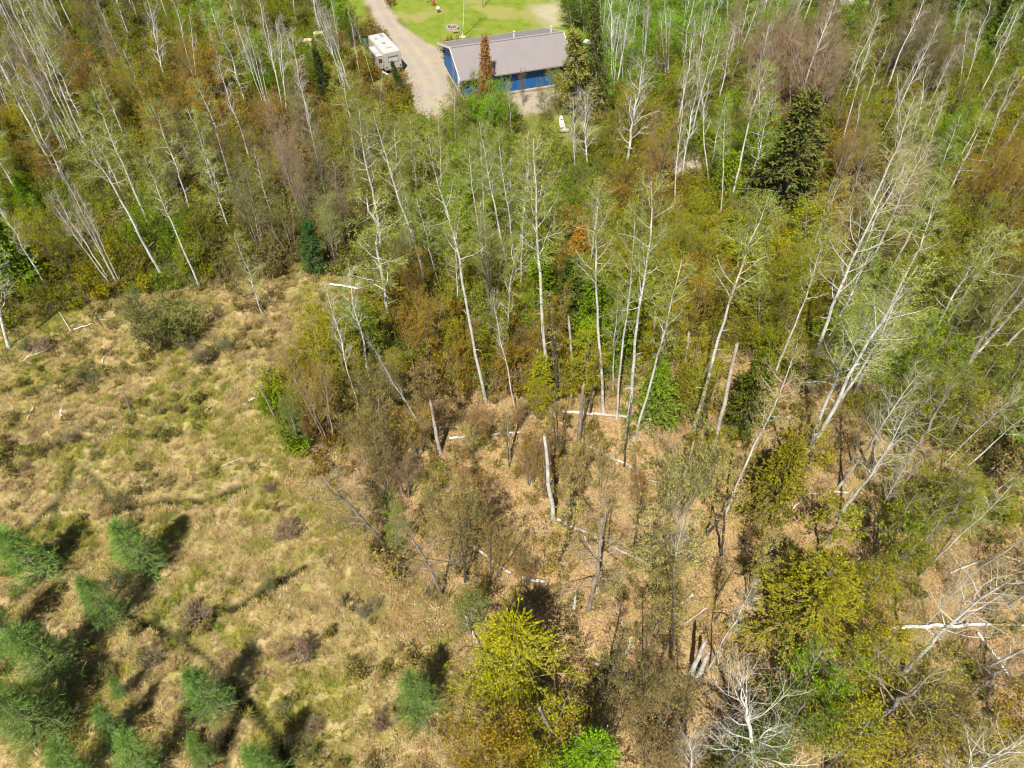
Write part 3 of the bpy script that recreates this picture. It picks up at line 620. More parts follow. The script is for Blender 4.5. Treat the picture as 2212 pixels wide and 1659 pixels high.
def blades(seed, n, rad, h, wd, lay, droop=.5):
    rng = np.random.default_rng(seed); a = rng.random(n) * 6.28; r = rad * np.sqrt(rng.random(n)); b = np.stack([np.cos(a) * r, np.sin(a) * r, np.full(n, -.03)], -1)
    az = a + rng.normal(0, .9, n); out_ = np.stack([np.cos(az), np.sin(az), 0 * az], -1); L = h * rng.uniform(.5, 1.2, n)[:, None]; tl = (lay * rng.uniform(.4, 1.5, n))[:, None]
    p1 = b + L * .55 * (out_ * np.sin(tl) + np.array([0, 0, 1]) * np.cos(tl)); t2 = tl + droop
    p2 = p1 + L * .5 * (out_ * np.sin(t2) + np.array([0, 0, 1]) * np.cos(t2)); s = np.stack([-np.sin(az), np.cos(az), 0 * az], -1) * wd * rng.uniform(.6, 1.3, n)[:, None]
    V = np.stack([b - s, b + s, p1 + s * .8, p1 - s * .8, p2 + s * .15, p2 - s * .15], 1).reshape(-1, 3); i = np.arange(n)[:, None] * 6
    F = np.concatenate([i + np.array([0, 1, 2, 3]), i + np.array([3, 2, 4, 5])]); return npmesh('tuft', V, [F], [M['blade']], False, {'var': np.repeat(rng.random(n), 6)})
def litterpatch(seed, n=95, rad=.8):
    rng = np.random.default_rng(seed); a = rng.random(n) * 6.28; r = rad * np.sqrt(rng.random(n)); C = np.stack([np.cos(a) * r, np.sin(a) * r, rng.uniform(.01, .07, n)], -1)
    V, F, v = leaves(rng, C, .10, .75, updraft=2.2); return npmesh('litter', V, [F], [M['blade']], False, {'var': v})
def brushlet(seed, h=1.0, stems=9, nl=3, lsz=.1):
    rng = np.random.default_rng(seed); Ps, Rs = [], []
    for i in range(stems):
        a = rng.random() * 6.28; s = rng.uniform(.1, .7); P, R = trunkline(rng, h * rng.uniform(.5, 1), .014, 4, .4, .004, (math.cos(a) * .2, math.sin(a) * .2), (math.cos(a) * s, math.sin(a) * s)); P[0, 0, 2] = -.05; Ps.append(P); Rs.append(R)
    P = np.concatenate(Ps); R = np.concatenate(Rs); B1, r1 = kids(rng, P, R, 6, .2, 1, h * .5, .6, 3, .05, .15, .7, .004); C, D = along(rng, B1, nl, .2, 1.1, .07)
    return assemble('brush', [(P, R, 3, 0), (B1, r1, 3, 0)], [M['btwig'], M['bleaf']], [leaves(rng, C, lsz)] if nl else None)
WHIP = [brushlet(60 + s, [3.0, 3.8, 2.6][s], 6, [5, 4, 6][s], .12) for s in range(3)]
TUFT = [blades(s, 70, .22, .55, .014, .75) for s in range(3)] + [blades(s + 5, 50, .35, .5, .013, 1.15, .3) for s in range(3)]
SHORT = [blades(20 + s, 50, .45, .16, .012, .5) for s in range(3)]
LIT = [litterpatch(30 + s) for s in range(4)]; BRUSH = [brushlet(40 + s, [.9, 1.2, .7, 1.1][s], 9, [6, 8, 4, 9][s], .13) for s in range(4)]; BARE = [brushlet(50 + s, 1.1, 12, 0) for s in range(2)]

rs = np.random.default_rng(9)
def jgrid(x0, x1, y0, y1, s):
    X, Y = np.meshgrid(np.arange(x0, x1, s), np.arange(y0, y1, s)); X = X + rs.uniform(-.5, .5, X.shape) * s; Y = Y + rs.uniform(-.5, .5, Y.shape) * s; X = X.ravel(); Y = Y.ravel()
    q = proj(np.stack([X, Y, 0 * X], -1)); ok = (q[:, 0] > -90) & (q[:, 0] < 2300) & (q[:, 1] < 1780) & (q[:, 1] > -60); return X[ok], Y[ok], q[ok]
def pick(cols, p, n): return np.array(cols)[rs.choice(len(cols), n, p=np.array(p) / sum(p))]
# straw tussocks on the meadow
X, Y, Q = jgrid(-75, 12, 9, 62, .36); s = sdf(X, Y, MEADOW) + vnoise(X / 3, Y / 3) * 3
trd = np.full(X.shape, 1e9)
for t in TRAILS: trd = np.minimum(trd, segdist(X, Y, t))
ok = (s > -1) & (rs.random(len(X)) < .80) & (trd > .42 + rs.normal(0, .12, len(X))); X, Y = X[ok], Y[ok]; n = len(X)
gn = vnoise(X / 4 + 20, Y / 4) + vnoise(X / 1.5, Y / 1.5 + 11) * .6 + rs.normal(0, .13, n); bn = vnoise(X / 6 + 60, Y / 6 + 5)
tint = np.where((gn > .09)[:, None], pick([(.22, .23, .035), (.29, .27, .06), (.15, .21, .03), (.36, .31, .10)], [3, 3, 1, 3], n), pick([(.48, .37, .185), (.40, .29, .14), (.55, .45, .26), (.32, .24, .12)], [4, 3, 2, 2], n))
tint = np.where((bn > .27)[:, None] & (rs.random(n) < .5)[:, None], pick([(.34, .24, .15), (.27, .19, .11)], [1, 1], n), tint)
scatter('meadow_grass', TUFT, np.stack([X, Y, height(X, Y)], -1), tint, rs.uniform(.42, .95, n), 1, label='matted straw-coloured and olive grass tussocks over the boggy meadow')
# leaf litter and thin grass in the open wood
X, Y, Q = jgrid(-25, 45, 9, 62, .75); s = sdf(X, Y, LITTER) + vnoise(X / 3, Y / 3) * 4; ok = s > -2; X, Y = X[ok], Y[ok]; n = len(X)
scatter('leaf_litter', LIT, np.stack([X, Y, height(X, Y) + .01], -1), pick([(.44, .30, .155), (.36, .225, .125), (.50, .37, .21), (.22, .14, .08), (.42, .26, .165)], [3, 3, 2, 2, 2], n), rs.uniform(.8, 1.3, n), 2, label='orange and tan fallen leaves covering the floor of the clearing')
gn = vnoise(X / 5 + 80, Y / 5) + vnoise(X / 1.7, Y / 1.7 + 31) * .5; ok = gn > -.12; X, Y = X[ok], Y[ok]; n = len(X)
scatter('clearing_grass', SHORT + TUFT[3:], np.stack([X, Y, height(X, Y)], -1), pick([(.33, .29, .06), (.42, .34, .12), (.24, .25, .04)], [3, 3, 1], n), rs.uniform(.6, 1.1, n), 3, label='thin olive and straw grass growing through the fallen leaves')
TW = []
for s in range(3):
    rg = np.random.default_rng(300 + s); q = 10; a0 = np.concatenate([rg.normal(0, .5, (q, 2)), rg.uniform(.04, .12, (q, 1))], 1); an = rg.random(q) * 6.28; Lq = rg.uniform(.4, 1.6, q)[:, None]; dd = np.stack([np.cos(an), np.sin(an), rg.uniform(0, .08, q)], -1)
    P_ = np.stack([a0, a0 + dd * Lq * .5 + rg.normal(0, .04, (q, 3)), a0 + dd * Lq], 1); TW.append(assemble('twigs', [(P_, np.full((q, 3), .014) * [1, .8, .4], 3, 0)], [M['btwig']]))
X, Y, Q = jgrid(-25, 48, 9, 62, 1.5); ok = sdf(X, Y, LITTER) > -2; X, Y = X[ok], Y[ok]; n = len(X)
scatter('fallen_twigs', TW, np.stack([X, Y, height(X, Y) + .02], -1), pick([(.42, .34, .24), (.22, .16, .11), (.55, .48, .38)], [2, 2, 1], n), rs.uniform(.7, 1.4, n), 13, label='small dead twigs strewn over the leaf litter of the clearing')
# brush: low woody undergrowth everywhere under the trees
G = [(b, .5) for b in ()]
X, Y, Q = jgrid(-105, 105, 10, 140, 1.05); n = len(X)
nof = np.maximum.reduce([sdf(X, Y, LAWN), sdf(X, Y, DRIVE) + .6, sdf(X, Y, PAD) + .3, sdf(X, Y, VERGE), sdf(X, Y, DIRT) - .5])
mead = sdf(X, Y, MEADOW); litt = sdf(X, Y, LITTER); rgh = np.maximum(sdf(X, Y, ROUGH), sdf(X, Y, BACK))
dens = np.where(mead > 0, .06 + .32 * (vnoise(X / 5, Y / 5 + 3) > .17), np.where(litt > 0, .36 + .4 * (vnoise(X / 4, Y / 4) > .1), .97)); dens = np.where(rgh > 0, .42, dens)
RVC = np.array([-19.06, 106.75]); GC = np.array([-7.28, 98.24]); GA = .317; GL, GW = 17.3, 13.0
def in_rect(x, y, c, a, L, Wd, mg=0.0):
    u = (x - c[0]) * math.cos(a) + (y - c[1]) * math.sin(a); v = -(x - c[0]) * math.sin(a) + (y - c[1]) * math.cos(a)
    return (u > -mg) & (u < L + mg) & (v > -mg) & (v < Wd + mg)
tb = np.full(X.shape, 1e9)
for t in TRAILS: tb = np.minimum(tb, segdist(X, Y, t))
ok = (nof < 0) & (tb > 1.0) & ~((Q[:, 0] > 1188) & (Q[:, 0] < 1240) & (Q[:, 1] > 250) & (Q[:, 1] < 325)) & (rs.random(n) < dens) & ~in_rect(X, Y, GC, GA, GL, GW, .8) & ~in_rect(X, Y, RVC, .474, 2.7, 7, 1.6)
X, Y, Q = X[ok], Y[ok], Q[ok]; n = len(X); mead = mead[ok]; litt = litt[ok]
tint = np.array([palette(Q[i, 0], Q[i, 1] - 14, rs, 26) for i in range(n)]) * .8
br = np.array([(.25, .20, .10)]); mixk = np.where(mead > 0, .6, np.where(litt > 0, .4, .06)); mixk = np.where(rs.random(n) < .12, .9, mixk)[:, None]
tint = np.where((litt > 0)[:, None] & (rs.random(n) < .55)[:, None], np.array([(.40, .31, .08)]), tint); tint = np.clip(tint * (1 - mixk) + br * mixk, 0, 1) * rs.uniform(.75, 1.2, n)[:, None]
sc_ = np.where(mead > 0, rs.uniform(.6, 1.2, n), np.where(litt > 0, rs.uniform(.5, 1.1, n), rs.uniform(.9, 1.9, n)))
wk = (mead < -1) & (rs.random(n) < np.where(litt > 0, .17, .38)); wt = np.where((rs.random(n) < .35)[:, None], pick([(.16, .30, .006), (.30, .29, .006), (.21, .25, .01)], [2, 2, 1], n), tint)
scatter('sapling_thicket', WHIP, np.stack([X, Y, height(X, Y)], -1)[wk], wt[wk], rs.uniform(.6, 1.35, n)[wk], 14, label='thin grey saplings and whips with small spring leaves filling the wood')
scatter('undergrowth', BRUSH + BARE, np.stack([X, Y, height(X, Y)], -1), tint, sc_, 4, label='tangled brown and green brush under and between the trees')

# ------------------------------------------------------------------ garage
M['blue'] = plain('blue_siding', (.010, .10, .29), .55, .35, 0, .25, 1.5); M['roof'] = plain('metal_roof', (.215, .19, .187), .5, .35, .05, .08, .5)
M['white'] = plain('white_paint', (.58, .57, .545), .5, .35, 0, .12); M['trim'] = plain('roof_trim', (.45, .435, .41), .5); M['concrete'] = plain('concrete', (.42, .34, .27), .9, .2, 0, .2)
M['black'] = plain('dark_rubber', (.025, .025, .027), .7); M['glass'] = plain('dark_glass', (.03, .035, .04), .12, .6); M['dgrey'] = plain('dark_grey', (.10, .105, .11), .5)
g = empty('garage', (GC[0], GC[1], 0), GA); tag(g, 'long blue metal garage with a grey-mauve gabled roof beside the gravel drive', 'garage')
EH, RH, FR = 3.25, 5.75, .40; OV = .8
def rz_(v): return EH + (RH - EH) * (v / (FR * GW) if v < FR * GW else (GW - v) / (GW * (1 - FR)))
wx0, wx1, wy0, wy1 = .7, GL - .6, OV, GW - OV
MB().box(((wx0 + wx1) / 2, GW / 2, .06), (wx1 - wx0 + .5, wy1 - wy0 + .6, .22)).obj('foundation', M['concrete'], g)
MB().box(((wx0 + wx1) / 2, wy0, 1.68), (wx1 - wx0, .14, 3.0)).obj('wall', M['blue'], g)
MB().box(((wx0 + wx1) / 2, wy1, 1.68), (wx1 - wx0, .14, 3.0)).obj('wall', M['blue'], g)
for x in (wx0, wx1):
    yy = [wy0 + .08, wy1 - .08]; pr = [(yy[0], .17), (yy[1], .17), (yy[1], rz_(yy[1]) - .17), (FR * GW, RH - .17), (yy[0], rz_(yy[0]) - .17)]
    b = MB(); n5 = len(pr); v = [(x - .07, y, z) for y, z in pr] + [(x + .07, y, z) for y, z in pr]
    b.add(v, [tuple(range(n5)), tuple(range(2 * n5 - 1, n5 - 1, -1))] + [((i + 1) % n5, i, n5 + i, n5 + (i + 1) % n5) for i in range(n5)]); b.obj('gable_wall', M['blue'], g)
for side in (0, 1):
    ya, yb = (0, FR * GW) if side == 0 else (GW, FR * GW)
    b = MB(); v = []
    for x in (0, GL):
        for y, z in ((ya, EH), (yb, RH)): v += [(x, y, z), (x, y, z - .12)]
    b.add(v, [(0, 4, 6, 2), (1, 3, 7, 5), (0, 1, 5, 4), (0, 2, 3, 1), (4, 5, 7, 6), (2, 6, 7, 3)]); r = b.obj('roof', M['roof'], g)
    rib = MB().tube([(0, ya, EH + .012), (0, yb, RH + .012)], [.008, .008], 4).mesh('roof_rib', M['roof'])
    for k in range(1, 19):
        o = bpy.data.objects.new('roof_rib', rib); COL.objects.link(o); o.parent = r; o.location = (k * GL / 19, 0, 0)
MB().prism([(-.22, -.12), (0, 0), (.22, -.10), (.22, -.06), (0, .05), (-.22, -.08)], 0, GL).obj('ridge_cap', M['roof'], g)
rc = MB.last; rc.rotation_euler = (0, 0, -math.pi / 2); rc.location = (0, FR * GW, RH + .06)
for x in (-.03, GL + .03):
    for ya, yb in ((0, FR * GW), (GW, FR * GW)):
        b = MB(); v = []
        for dx in (-.05, .05):
            for y, z in ((ya, EH), (yb, RH)): v += [(x + dx, y, z + .04), (x + dx, y, z - .22)]
        b.add(v, [(0, 4, 6, 2), (1, 3, 7, 5), (0, 1, 5, 4), (0, 2, 3, 1), (4, 5, 7, 6), (2, 6, 7, 3)]); b.obj('rake_trim', M['white'], g)
MB().box((GL / 2, -.03, EH - .08), (GL, .05, .16)).obj('eave_trim', M['roof'], g); MB().box((GL / 2, GW + .03, EH - .08), (GL, .05, .16)).obj('eave_trim', M['trim'], g)
for x, y in ((9.9, FR * GW + .7), (15.6, FR * GW + .5)): MB().tube([(x, y, rz_(y) - .1), (x, y, rz_(y) + .85)], .11, 10).tube([(x, y, rz_(y) + .8), (x, y, rz_(y) + .92)], .16, 10).obj('vent_pipe', M['white'], g)
rib = MB().box((0, 0, 1.68), (.03, .05, 2.9)).mesh('siding_rib', M['blue'])
for k in range(28):
    o = bpy.data.objects.new('siding_rib', rib); COL.objects.link(o); o.parent = g; o.location = (wx0 + .3 + k * (wx1 - wx0 - .6) / 27, wy0 - .075, 0)
fr = MB().box((wx0 - .09, 3.4, 1.15), (.06, 1.0, 2.05)).obj('door', M['white'], g); MB().box((wx0 - .14, 3.1, 1.1), (.06, .05, .12)).obj('handle', M['dgrey'], fr)
MB().box((wx0 - .09, 8.2, 1.35), (.05, 3.6, 2.4)).obj('garage_door', M['blue'], g)
gd = MB.last
for k in range(4): MB().box((wx0 - .13, 8.2, .48 + k * .58), (.04, 3.5, .54)).obj('door_panel', M['blue'], gd)
MB().tube([(wx0 - .25, wy1 - .4, 2.2), (wx0 - .1, wy1 - .4, 2.5)], .14, 8).obj('lamp', M['dgrey'], g)
b = MB()
ld = empty('ladder', (0, 0, 0)); ld.parent = None
la = np.array([-.15, 1.5, .05]); lb = np.array([.3, 1.9, 2.9])
for s_ in (-.2, .2): MB().tube([la + [0, s_, 0], lb + [0, s_, 0]], .03, 6).obj('rail', M['white'], ld)
for k in range(8): q = la + (lb - la) * (k + .7) / 8.5; MB().tube([q + [0, -.2, 0], q + [0, .2, 0]], .018, 6).obj('rung', M['white'], ld)
ld.location = (GC[0], GC[1], 0); ld.rotation_euler = (0, 0, GA); tag(ld, 'white ladder leaning on the blue gable end of the garage', 'ladder')

# ------------------------------------------------------------------ travel trailer
t = empty('travel_trailer', (RVC[0], RVC[1], 0), .474); tag(t, 'white travel trailer with a slide-out and roof hatches parked left of the gravel drive', 'trailer')
M['rv'] = plain('trailer_white', (.37, .35, .31), .45, .4, 0, .10, 1.2); M['rvroof'] = plain('trailer_roof', (.42, .41, .39), .5, .35, 0, .10, 1.2); M['lgrey'] = plain('grey_plastic', (.30, .29, .28), .6); M['teal'] = plain('teal_plastic', (.06, .24, .27), .5); M['tarp'] = plain('dark_tarp', (.035, .045, .065), .6)
WD, LN, TP, BT = 2.66, 7.0, 3.25, .72
b = MB(); pr = [(.0, BT), (WD, BT), (WD, TP - .16), (WD - .14, TP - .02), (.14, TP - .02), (0, TP - .16)]; b.prism(pr, 0, LN - .9)
b.obj('body', M['rv'], t, bevel=.04)
MB().prism([(0.02, 1.45), (WD - .02, 1.45), (WD - .02, TP - .2), (WD - .16, TP - .05), (.16, TP - .05), (.02, TP - .2)], LN - .9, LN).obj('nose', M['rv'], t, bevel=.08)
rf = MB().box((WD / 2, LN / 2, TP + .01), (WD - .12, LN - .1, .06)).obj('roof', M['rvroof'], t, bevel=.02)
for x, y, s_, h_ in ((.75, 5.3, .42, .12), (1.9, 5.6, .42, .12), (1.9, 6.3, .5, .10), (1.25, 3.3, .5, .14)): MB().box((x, y, TP + .04 + h_ / 2), (s_, s_, h_)).obj('roof_hatch', M['lgrey'], rf, bevel=.03)
MB().prism([(-.45, 0), (.45, 0), (.36, .24), (-.36, .24)], -.35, .45).obj('air_conditioner', M['trim'], rf, bevel=.03)
MB.last.location = (1.35, 1.7, TP + .04)
MB().box((WD / 2 + .05, -.02, 2.25), (1.62, .05, .86)).obj('window', M['dgrey'], t, bevel=.02); wd = MB.last
MB().box((WD / 2 + .05, -.055, 2.18), (1.48, .03, .62)).obj('pane', M['rvroof'], wd); MB().box((WD / 2 + .05, -.06, 2.56), (1.48, .03, .09)).obj('shade_strip', M['dgrey'], wd)
MB().box((WD / 2, -.05, .78), (WD, .16, .16)).obj('bumper', M['dgrey'], t)
for x in (.25, WD - .25): MB().tube([(x, -.01, 1.15), (x, -.06, 1.15)], .10, 10).obj('tail_light', M['black'], t)
so_ = MB().box((-.42, 2.5, 1.75), (.9, 3.6, 1.9)).obj('slide_out', M['rv'], t, bevel=.04); MB().box((-.42, 2.5, 2.73), (.98, 3.7, .05)).obj('slide_roof', M['rvroof'], so_)
MB().box((-.885, 2.6, 2.0), (.04, 1.5, .7)).obj('pane', M['glass'], so_); MB().box((-.44, .68, 2.0), (.5, .04, .6)).obj('pane', M['glass'], so_)
for x in (.02, WD - .02):
    for y in (2.6, 3.45):
        wh = MB().tube([(x - .12, y, .36), (x + .12, y, .36)], .36, 18).obj('wheel', M['black'], t, bevel=.03); MB().tube([(x - .135, y, .36), (x + .135, y, .36)], .17, 12).obj('rim', M['white'], wh)
MB().box((WD / 2, 3, .60), (1.8, 5.6, .16)).obj('chassis', M['black'], t)
MB().tube([(.5, LN - .9, .6), (WD / 2, LN + .9, .55)], .06, 6).tube([(WD - .5, LN - .9, .6), (WD / 2, LN + .9, .55)], .06, 6).obj('hitch', M['black'], t)
MB().tube([(WD / 2, LN + .8, .55), (WD / 2, LN + .8, -.02)], .05, 6).obj('jack', M['dgrey'], t)
for x in (.7, 1.4): MB().box((WD + .01, 1.2 + x * 2, 2.2), (.03, .9, .55)).obj('pane', M['glass'], t)

def at(x, y, z=0.0):
    p = gnd(x, y); return np.array([p[0], p[1], hz(p[0], p[1]) + z])
def simple(name, mb, m_, x, y, label, cat, rz=0, bevel=0, group=None, z=0.0):
    o = mb.obj(name, m_, None, bevel=bevel); o.location = at(x, y, z); o.rotation_euler = (0, 0, rz); tag(o, label, cat, group); return o
# fire pit, bench, stones, barrels, boards
fp = empty('fire_pit', at(977, 62)); tag(fp, 'round grey stone fire pit on the green lawn', 'fire pit'); M['stone'] = plain('stone', (.40, .36, .33), .9, .2, 0, .4, 5); M['ash'] = plain('ash', (.10, .08, .07), .95); M['wood'] = plain('sawn_wood', (.42, .30, .18), .8, .2, 0, .3, 2); M['rust'] = plain('rusty_metal', (.30, .10, .04), .8)
blk = MB().box((0, 0, .17), (.42, .26, .34)).mesh('ring_stone', M['stone'])
for k in range(14):
    a = k * 2 * math.pi / 14; o = bpy.data.objects.new('ring_stone', blk); COL.objects.link(o); o.parent = fp; o.location = (math.cos(a) * .92, math.sin(a) * .92, 0); o.rotation_euler = (0, 0, a + math.pi / 2)
MB().tube([(0, 0, .02), (0, 0, .12)], .8, 16).obj('ash_bed', M['ash'], fp)
for k in range(5): a = k * 1.3; MB().tube([(math.cos(a) * .45, math.sin(a) * .45, .15), (-math.cos(a) * .3, -math.sin(a) * .3, .5)], .06, 6).obj('firewood', M['wood'], fp)
bn = empty('bench', at(984, 72), .25); tag(bn, 'small low wooden bench between the fire pit and garage', 'bench')
MB().box((0, -.12, .43), (1.15, .2, .05)).obj('seat_plank', M['wood'], bn); MB().box((0, .12, .43), (1.15, .2, .05)).obj('seat_plank', M['wood'], bn)
for s_ in (-.45, .45): MB().box((s_, 0, .2), (.08, .4, .41)).obj('leg', M['wood'], bn)
rng = np.random.default_rng(4)
def rock(s): 
    b = MB(); th = np.linspace(.15, math.pi - .3, 5); V = []
    for a in th:
        for q in range(8): r_ = s * rng.uniform(.8, 1.15); V.append((math.sin(a) * math.cos(q * .785) * r_, math.sin(a) * math.sin(q * .785) * r_ * .8, math.cos(a) * r_ * .7 + s * .4))
    F = [(i * 8 + j, (i + 1) * 8 + j, (i + 1) * 8 + (j + 1) % 8, i * 8 + (j + 1) % 8) for i in range(4) for j in range(8)]; b.add(V, F + [tuple(range(8)), tuple(range(39, 31, -1))]); return b
M['palerock'] = plain('pale_rock', (.62, .52, .42), .9, .2, 0, .3, 4)
for i, (x, y, s_, tx) in enumerate(((994, 82.5, .38, 'left of the trunk'), (1003, 83, .42, 'right of the trunk'), (998, 79.5, .3, 'just behind the trunk'))): simple('rock', rock(s_), M['palerock'], x, y, 'pale round stone at the lawn tree foot, ' + tx, 'stone', group='stones at the foot of the lawn tree')
gr = empty('grill', at(947, 27)); tag(gr, 'small white lidded grill on a dark stand on the far lawn', 'grill')
MB().tube([(0, 0, .55), (0, 0, .75), (0, 0, .95)], [.3, .36, .2], 12).obj('lid', M['white'], gr); MB().box((0, 0, .3), (.4, .4, .5)).obj('stand', M['dgrey'], gr)
simple('barrel', MB().tube([(0, 0, 0), (0, 0, .3), (0, 0, .6), (0, 0, .9)], [.28, .31, .31, .28], 14), M['rust'], 936, 12, 'rusty orange barrel on the far edge of lawn', 'barrel')
simple('barrel', MB().tube([(0, 0, 0), (0, 0, .3), (0, 0, .6), (0, 0, .9)], [.32, .36, .36, .32], 14), M['teal'], 789, 97, 'teal plastic barrel left of the white trailer', 'barrel')
simple('firewood_cover', MB().box((0, 0, .4), (1.6, 1.1, .8)), M['tarp'], 782, 88, 'dark covered heap behind the left side of the trailer', 'heap', .4, .12)
simple('tarp', MB().box((0, 0, .12), (1.7, 1.1, .24)).box((.2, .3, .3), (.8, .5, .3)), M['dgrey'], 706, 126, 'flat grey tarp bundle right of the wooden crates', 'tarp', .1, .08)
pp = empty('plank_pile', at(651, 98), .12); tag(pp, 'loose pile of brown planks left of the wooden crates', 'planks')
for k in range(7): MB().box((rng.normal(0, .15), (k % 4 - 1.5) * .24, .08 + .07 * (k // 4) + .002 * k), (2.5, .2, .05), rng.normal(0, .06)).obj('plank', M['wood'], pp)
M['ply'] = plain('plywood', (.50, .42, .27), .8, .2, 0, .2, 2)
for (x, y, w_, d_, h_, tx) in ((668, 103, 1.2, 1.0, 1.3, 'square pale plywood crate beside the plank pile'), (690, 86, 1.5, .9, 1.1, 'larger pale plywood crate behind the other one')):
    cr = empty('crate', at(x, y), .1); tag(cr, tx, 'crate'); MB().box((0, 0, h_ / 2), (w_, d_, h_)).obj('box', M['ply'], cr); MB().box((0, 0, h_ + .02), (w_ + .06, d_ + .06, .04)).obj('lid', M['ply'], cr)
    for sx in (-1, 1): MB().box((sx * (w_ / 2 - .05), -d_ / 2 - .015, h_ / 2), (.09, .03, h_ - .02)).obj('corner_board', M['wood'], cr)
simple('white_board', MB().box((0, 0, .06), (.3, 2.1, .06)), M['white'], 829, 160, 'long white board on the grass in front of trailer', 'board', .75)
# small white craft on the grass
wc = empty('trailer_sled', at(1213, 276), .1); tag(wc, 'small white narrow sled-like craft with a flat stern board on grass', 'sled')
hl = [(-.2, 0), (-.34, .3), (-.30, .42), (.30, .42), (.34, .3), (.2, 0)]
b = MB(); V = []
for q, (yq, sq, zq) in enumerate(((-1.3, 1, 0), (-.4, .95, 0), (.5, .85, .02), (1.2, .7, .08), (1.75, .35, .2))): V += [(x * sq * 1.2 + .12 * q * q * .08, yq, z * 1.2 + zq + .1) for x, z in hl]
F = [(i * 6 + j, i * 6 + (j + 1) % 6, (i + 1) * 6 + (j + 1) % 6, (i + 1) * 6 + j) for i in range(4) for j in range(6)]; b.add(V, F + [(5, 4, 3, 2, 1, 0), (24, 25, 26, 27, 28, 29)]); b.obj('hull', M['white'], wc, bevel=.03)
MB().box((.12, -1.5, .38), (1.25, .35, .3)).obj('stern_board', M['trim'], wc, bevel=.03); MB().box((.0, -.2, .63), (.34, .5, .08)).obj('seat', M['trim'], wc, bevel=.02); MB().box((.1, .9, .64), (.3, .3, .06)).obj('hatch', M['dgrey'], wc)
for s_ in (-.5, .7): MB().tube([(s_ - .06, -1.45, .14), (s_ + .06, -1.45, .14)], .17, 12).obj('wheel', M['black'], wc)
# parked vehicle seen through the branches right of the garage, and a grey roof at the top edge
def car(x, y, rz, label, m_):
    c = empty('parked_car', at(x, y), rz); tag(c, label, 'car')
    MB().prism([(-2.2, .35), (2.2, .35), (2.25, .8), (1.2, .95), (-2.15, 1.0)], -.88, .88).obj('body', m_, c, bevel=.08)
    MB().prism([(-2.0, .96), (.95, .93), (.35, 1.5), (-1.6, 1.52)], -.76, .76).obj('cabin', M['glass'], c, bevel=.05); MB().box((-.62, 0, 1.54), (1.8, 1.4, .05)).obj('roof', m_, c, bevel=.02)
    for sx in (-1.35, 1.4):
        for sy in (-.86, .86): wh = MB().tube([(sx, sy - .1, .33), (sx, sy + .1, .33)], .33, 16).obj('wheel', M['black'], c); MB().tube([(sx, sy - .11, .33), (sx, sy + .11, .33)], .18, 10).obj('rim', M['trim'], wh)
    for sy in (-.6, .6): MB().box((2.23, sy, .68), (.06, .35, .16)).obj('headlight', M['white'], c)
car(1278, 112, -.5, 'white car half hidden by the trees right of the garage', M['white'])
sh = empty('shed', at(1828, 30), .1); tag(sh, 'small shed with pale grey roof in the trees at top edge', 'shed')
MB().box((0, 0, 1.1), (4.4, 3.0, 2.2)).obj('wall', M['dgrey'], sh); MB().prism([(-1.8, 2.15), (0, 3.0), (1.8, 2.15), (1.8, 2.25), (0, 3.1), (-1.8, 2.25)], -2.5, 2.5).obj('roof', M['trim'], sh); MB.last.rotation_euler = (0, 0, math.pi / 2)
MB().box((-.8, -1.52, .95), (.85, .05, 1.9)).obj('door', M['ply'], sh)

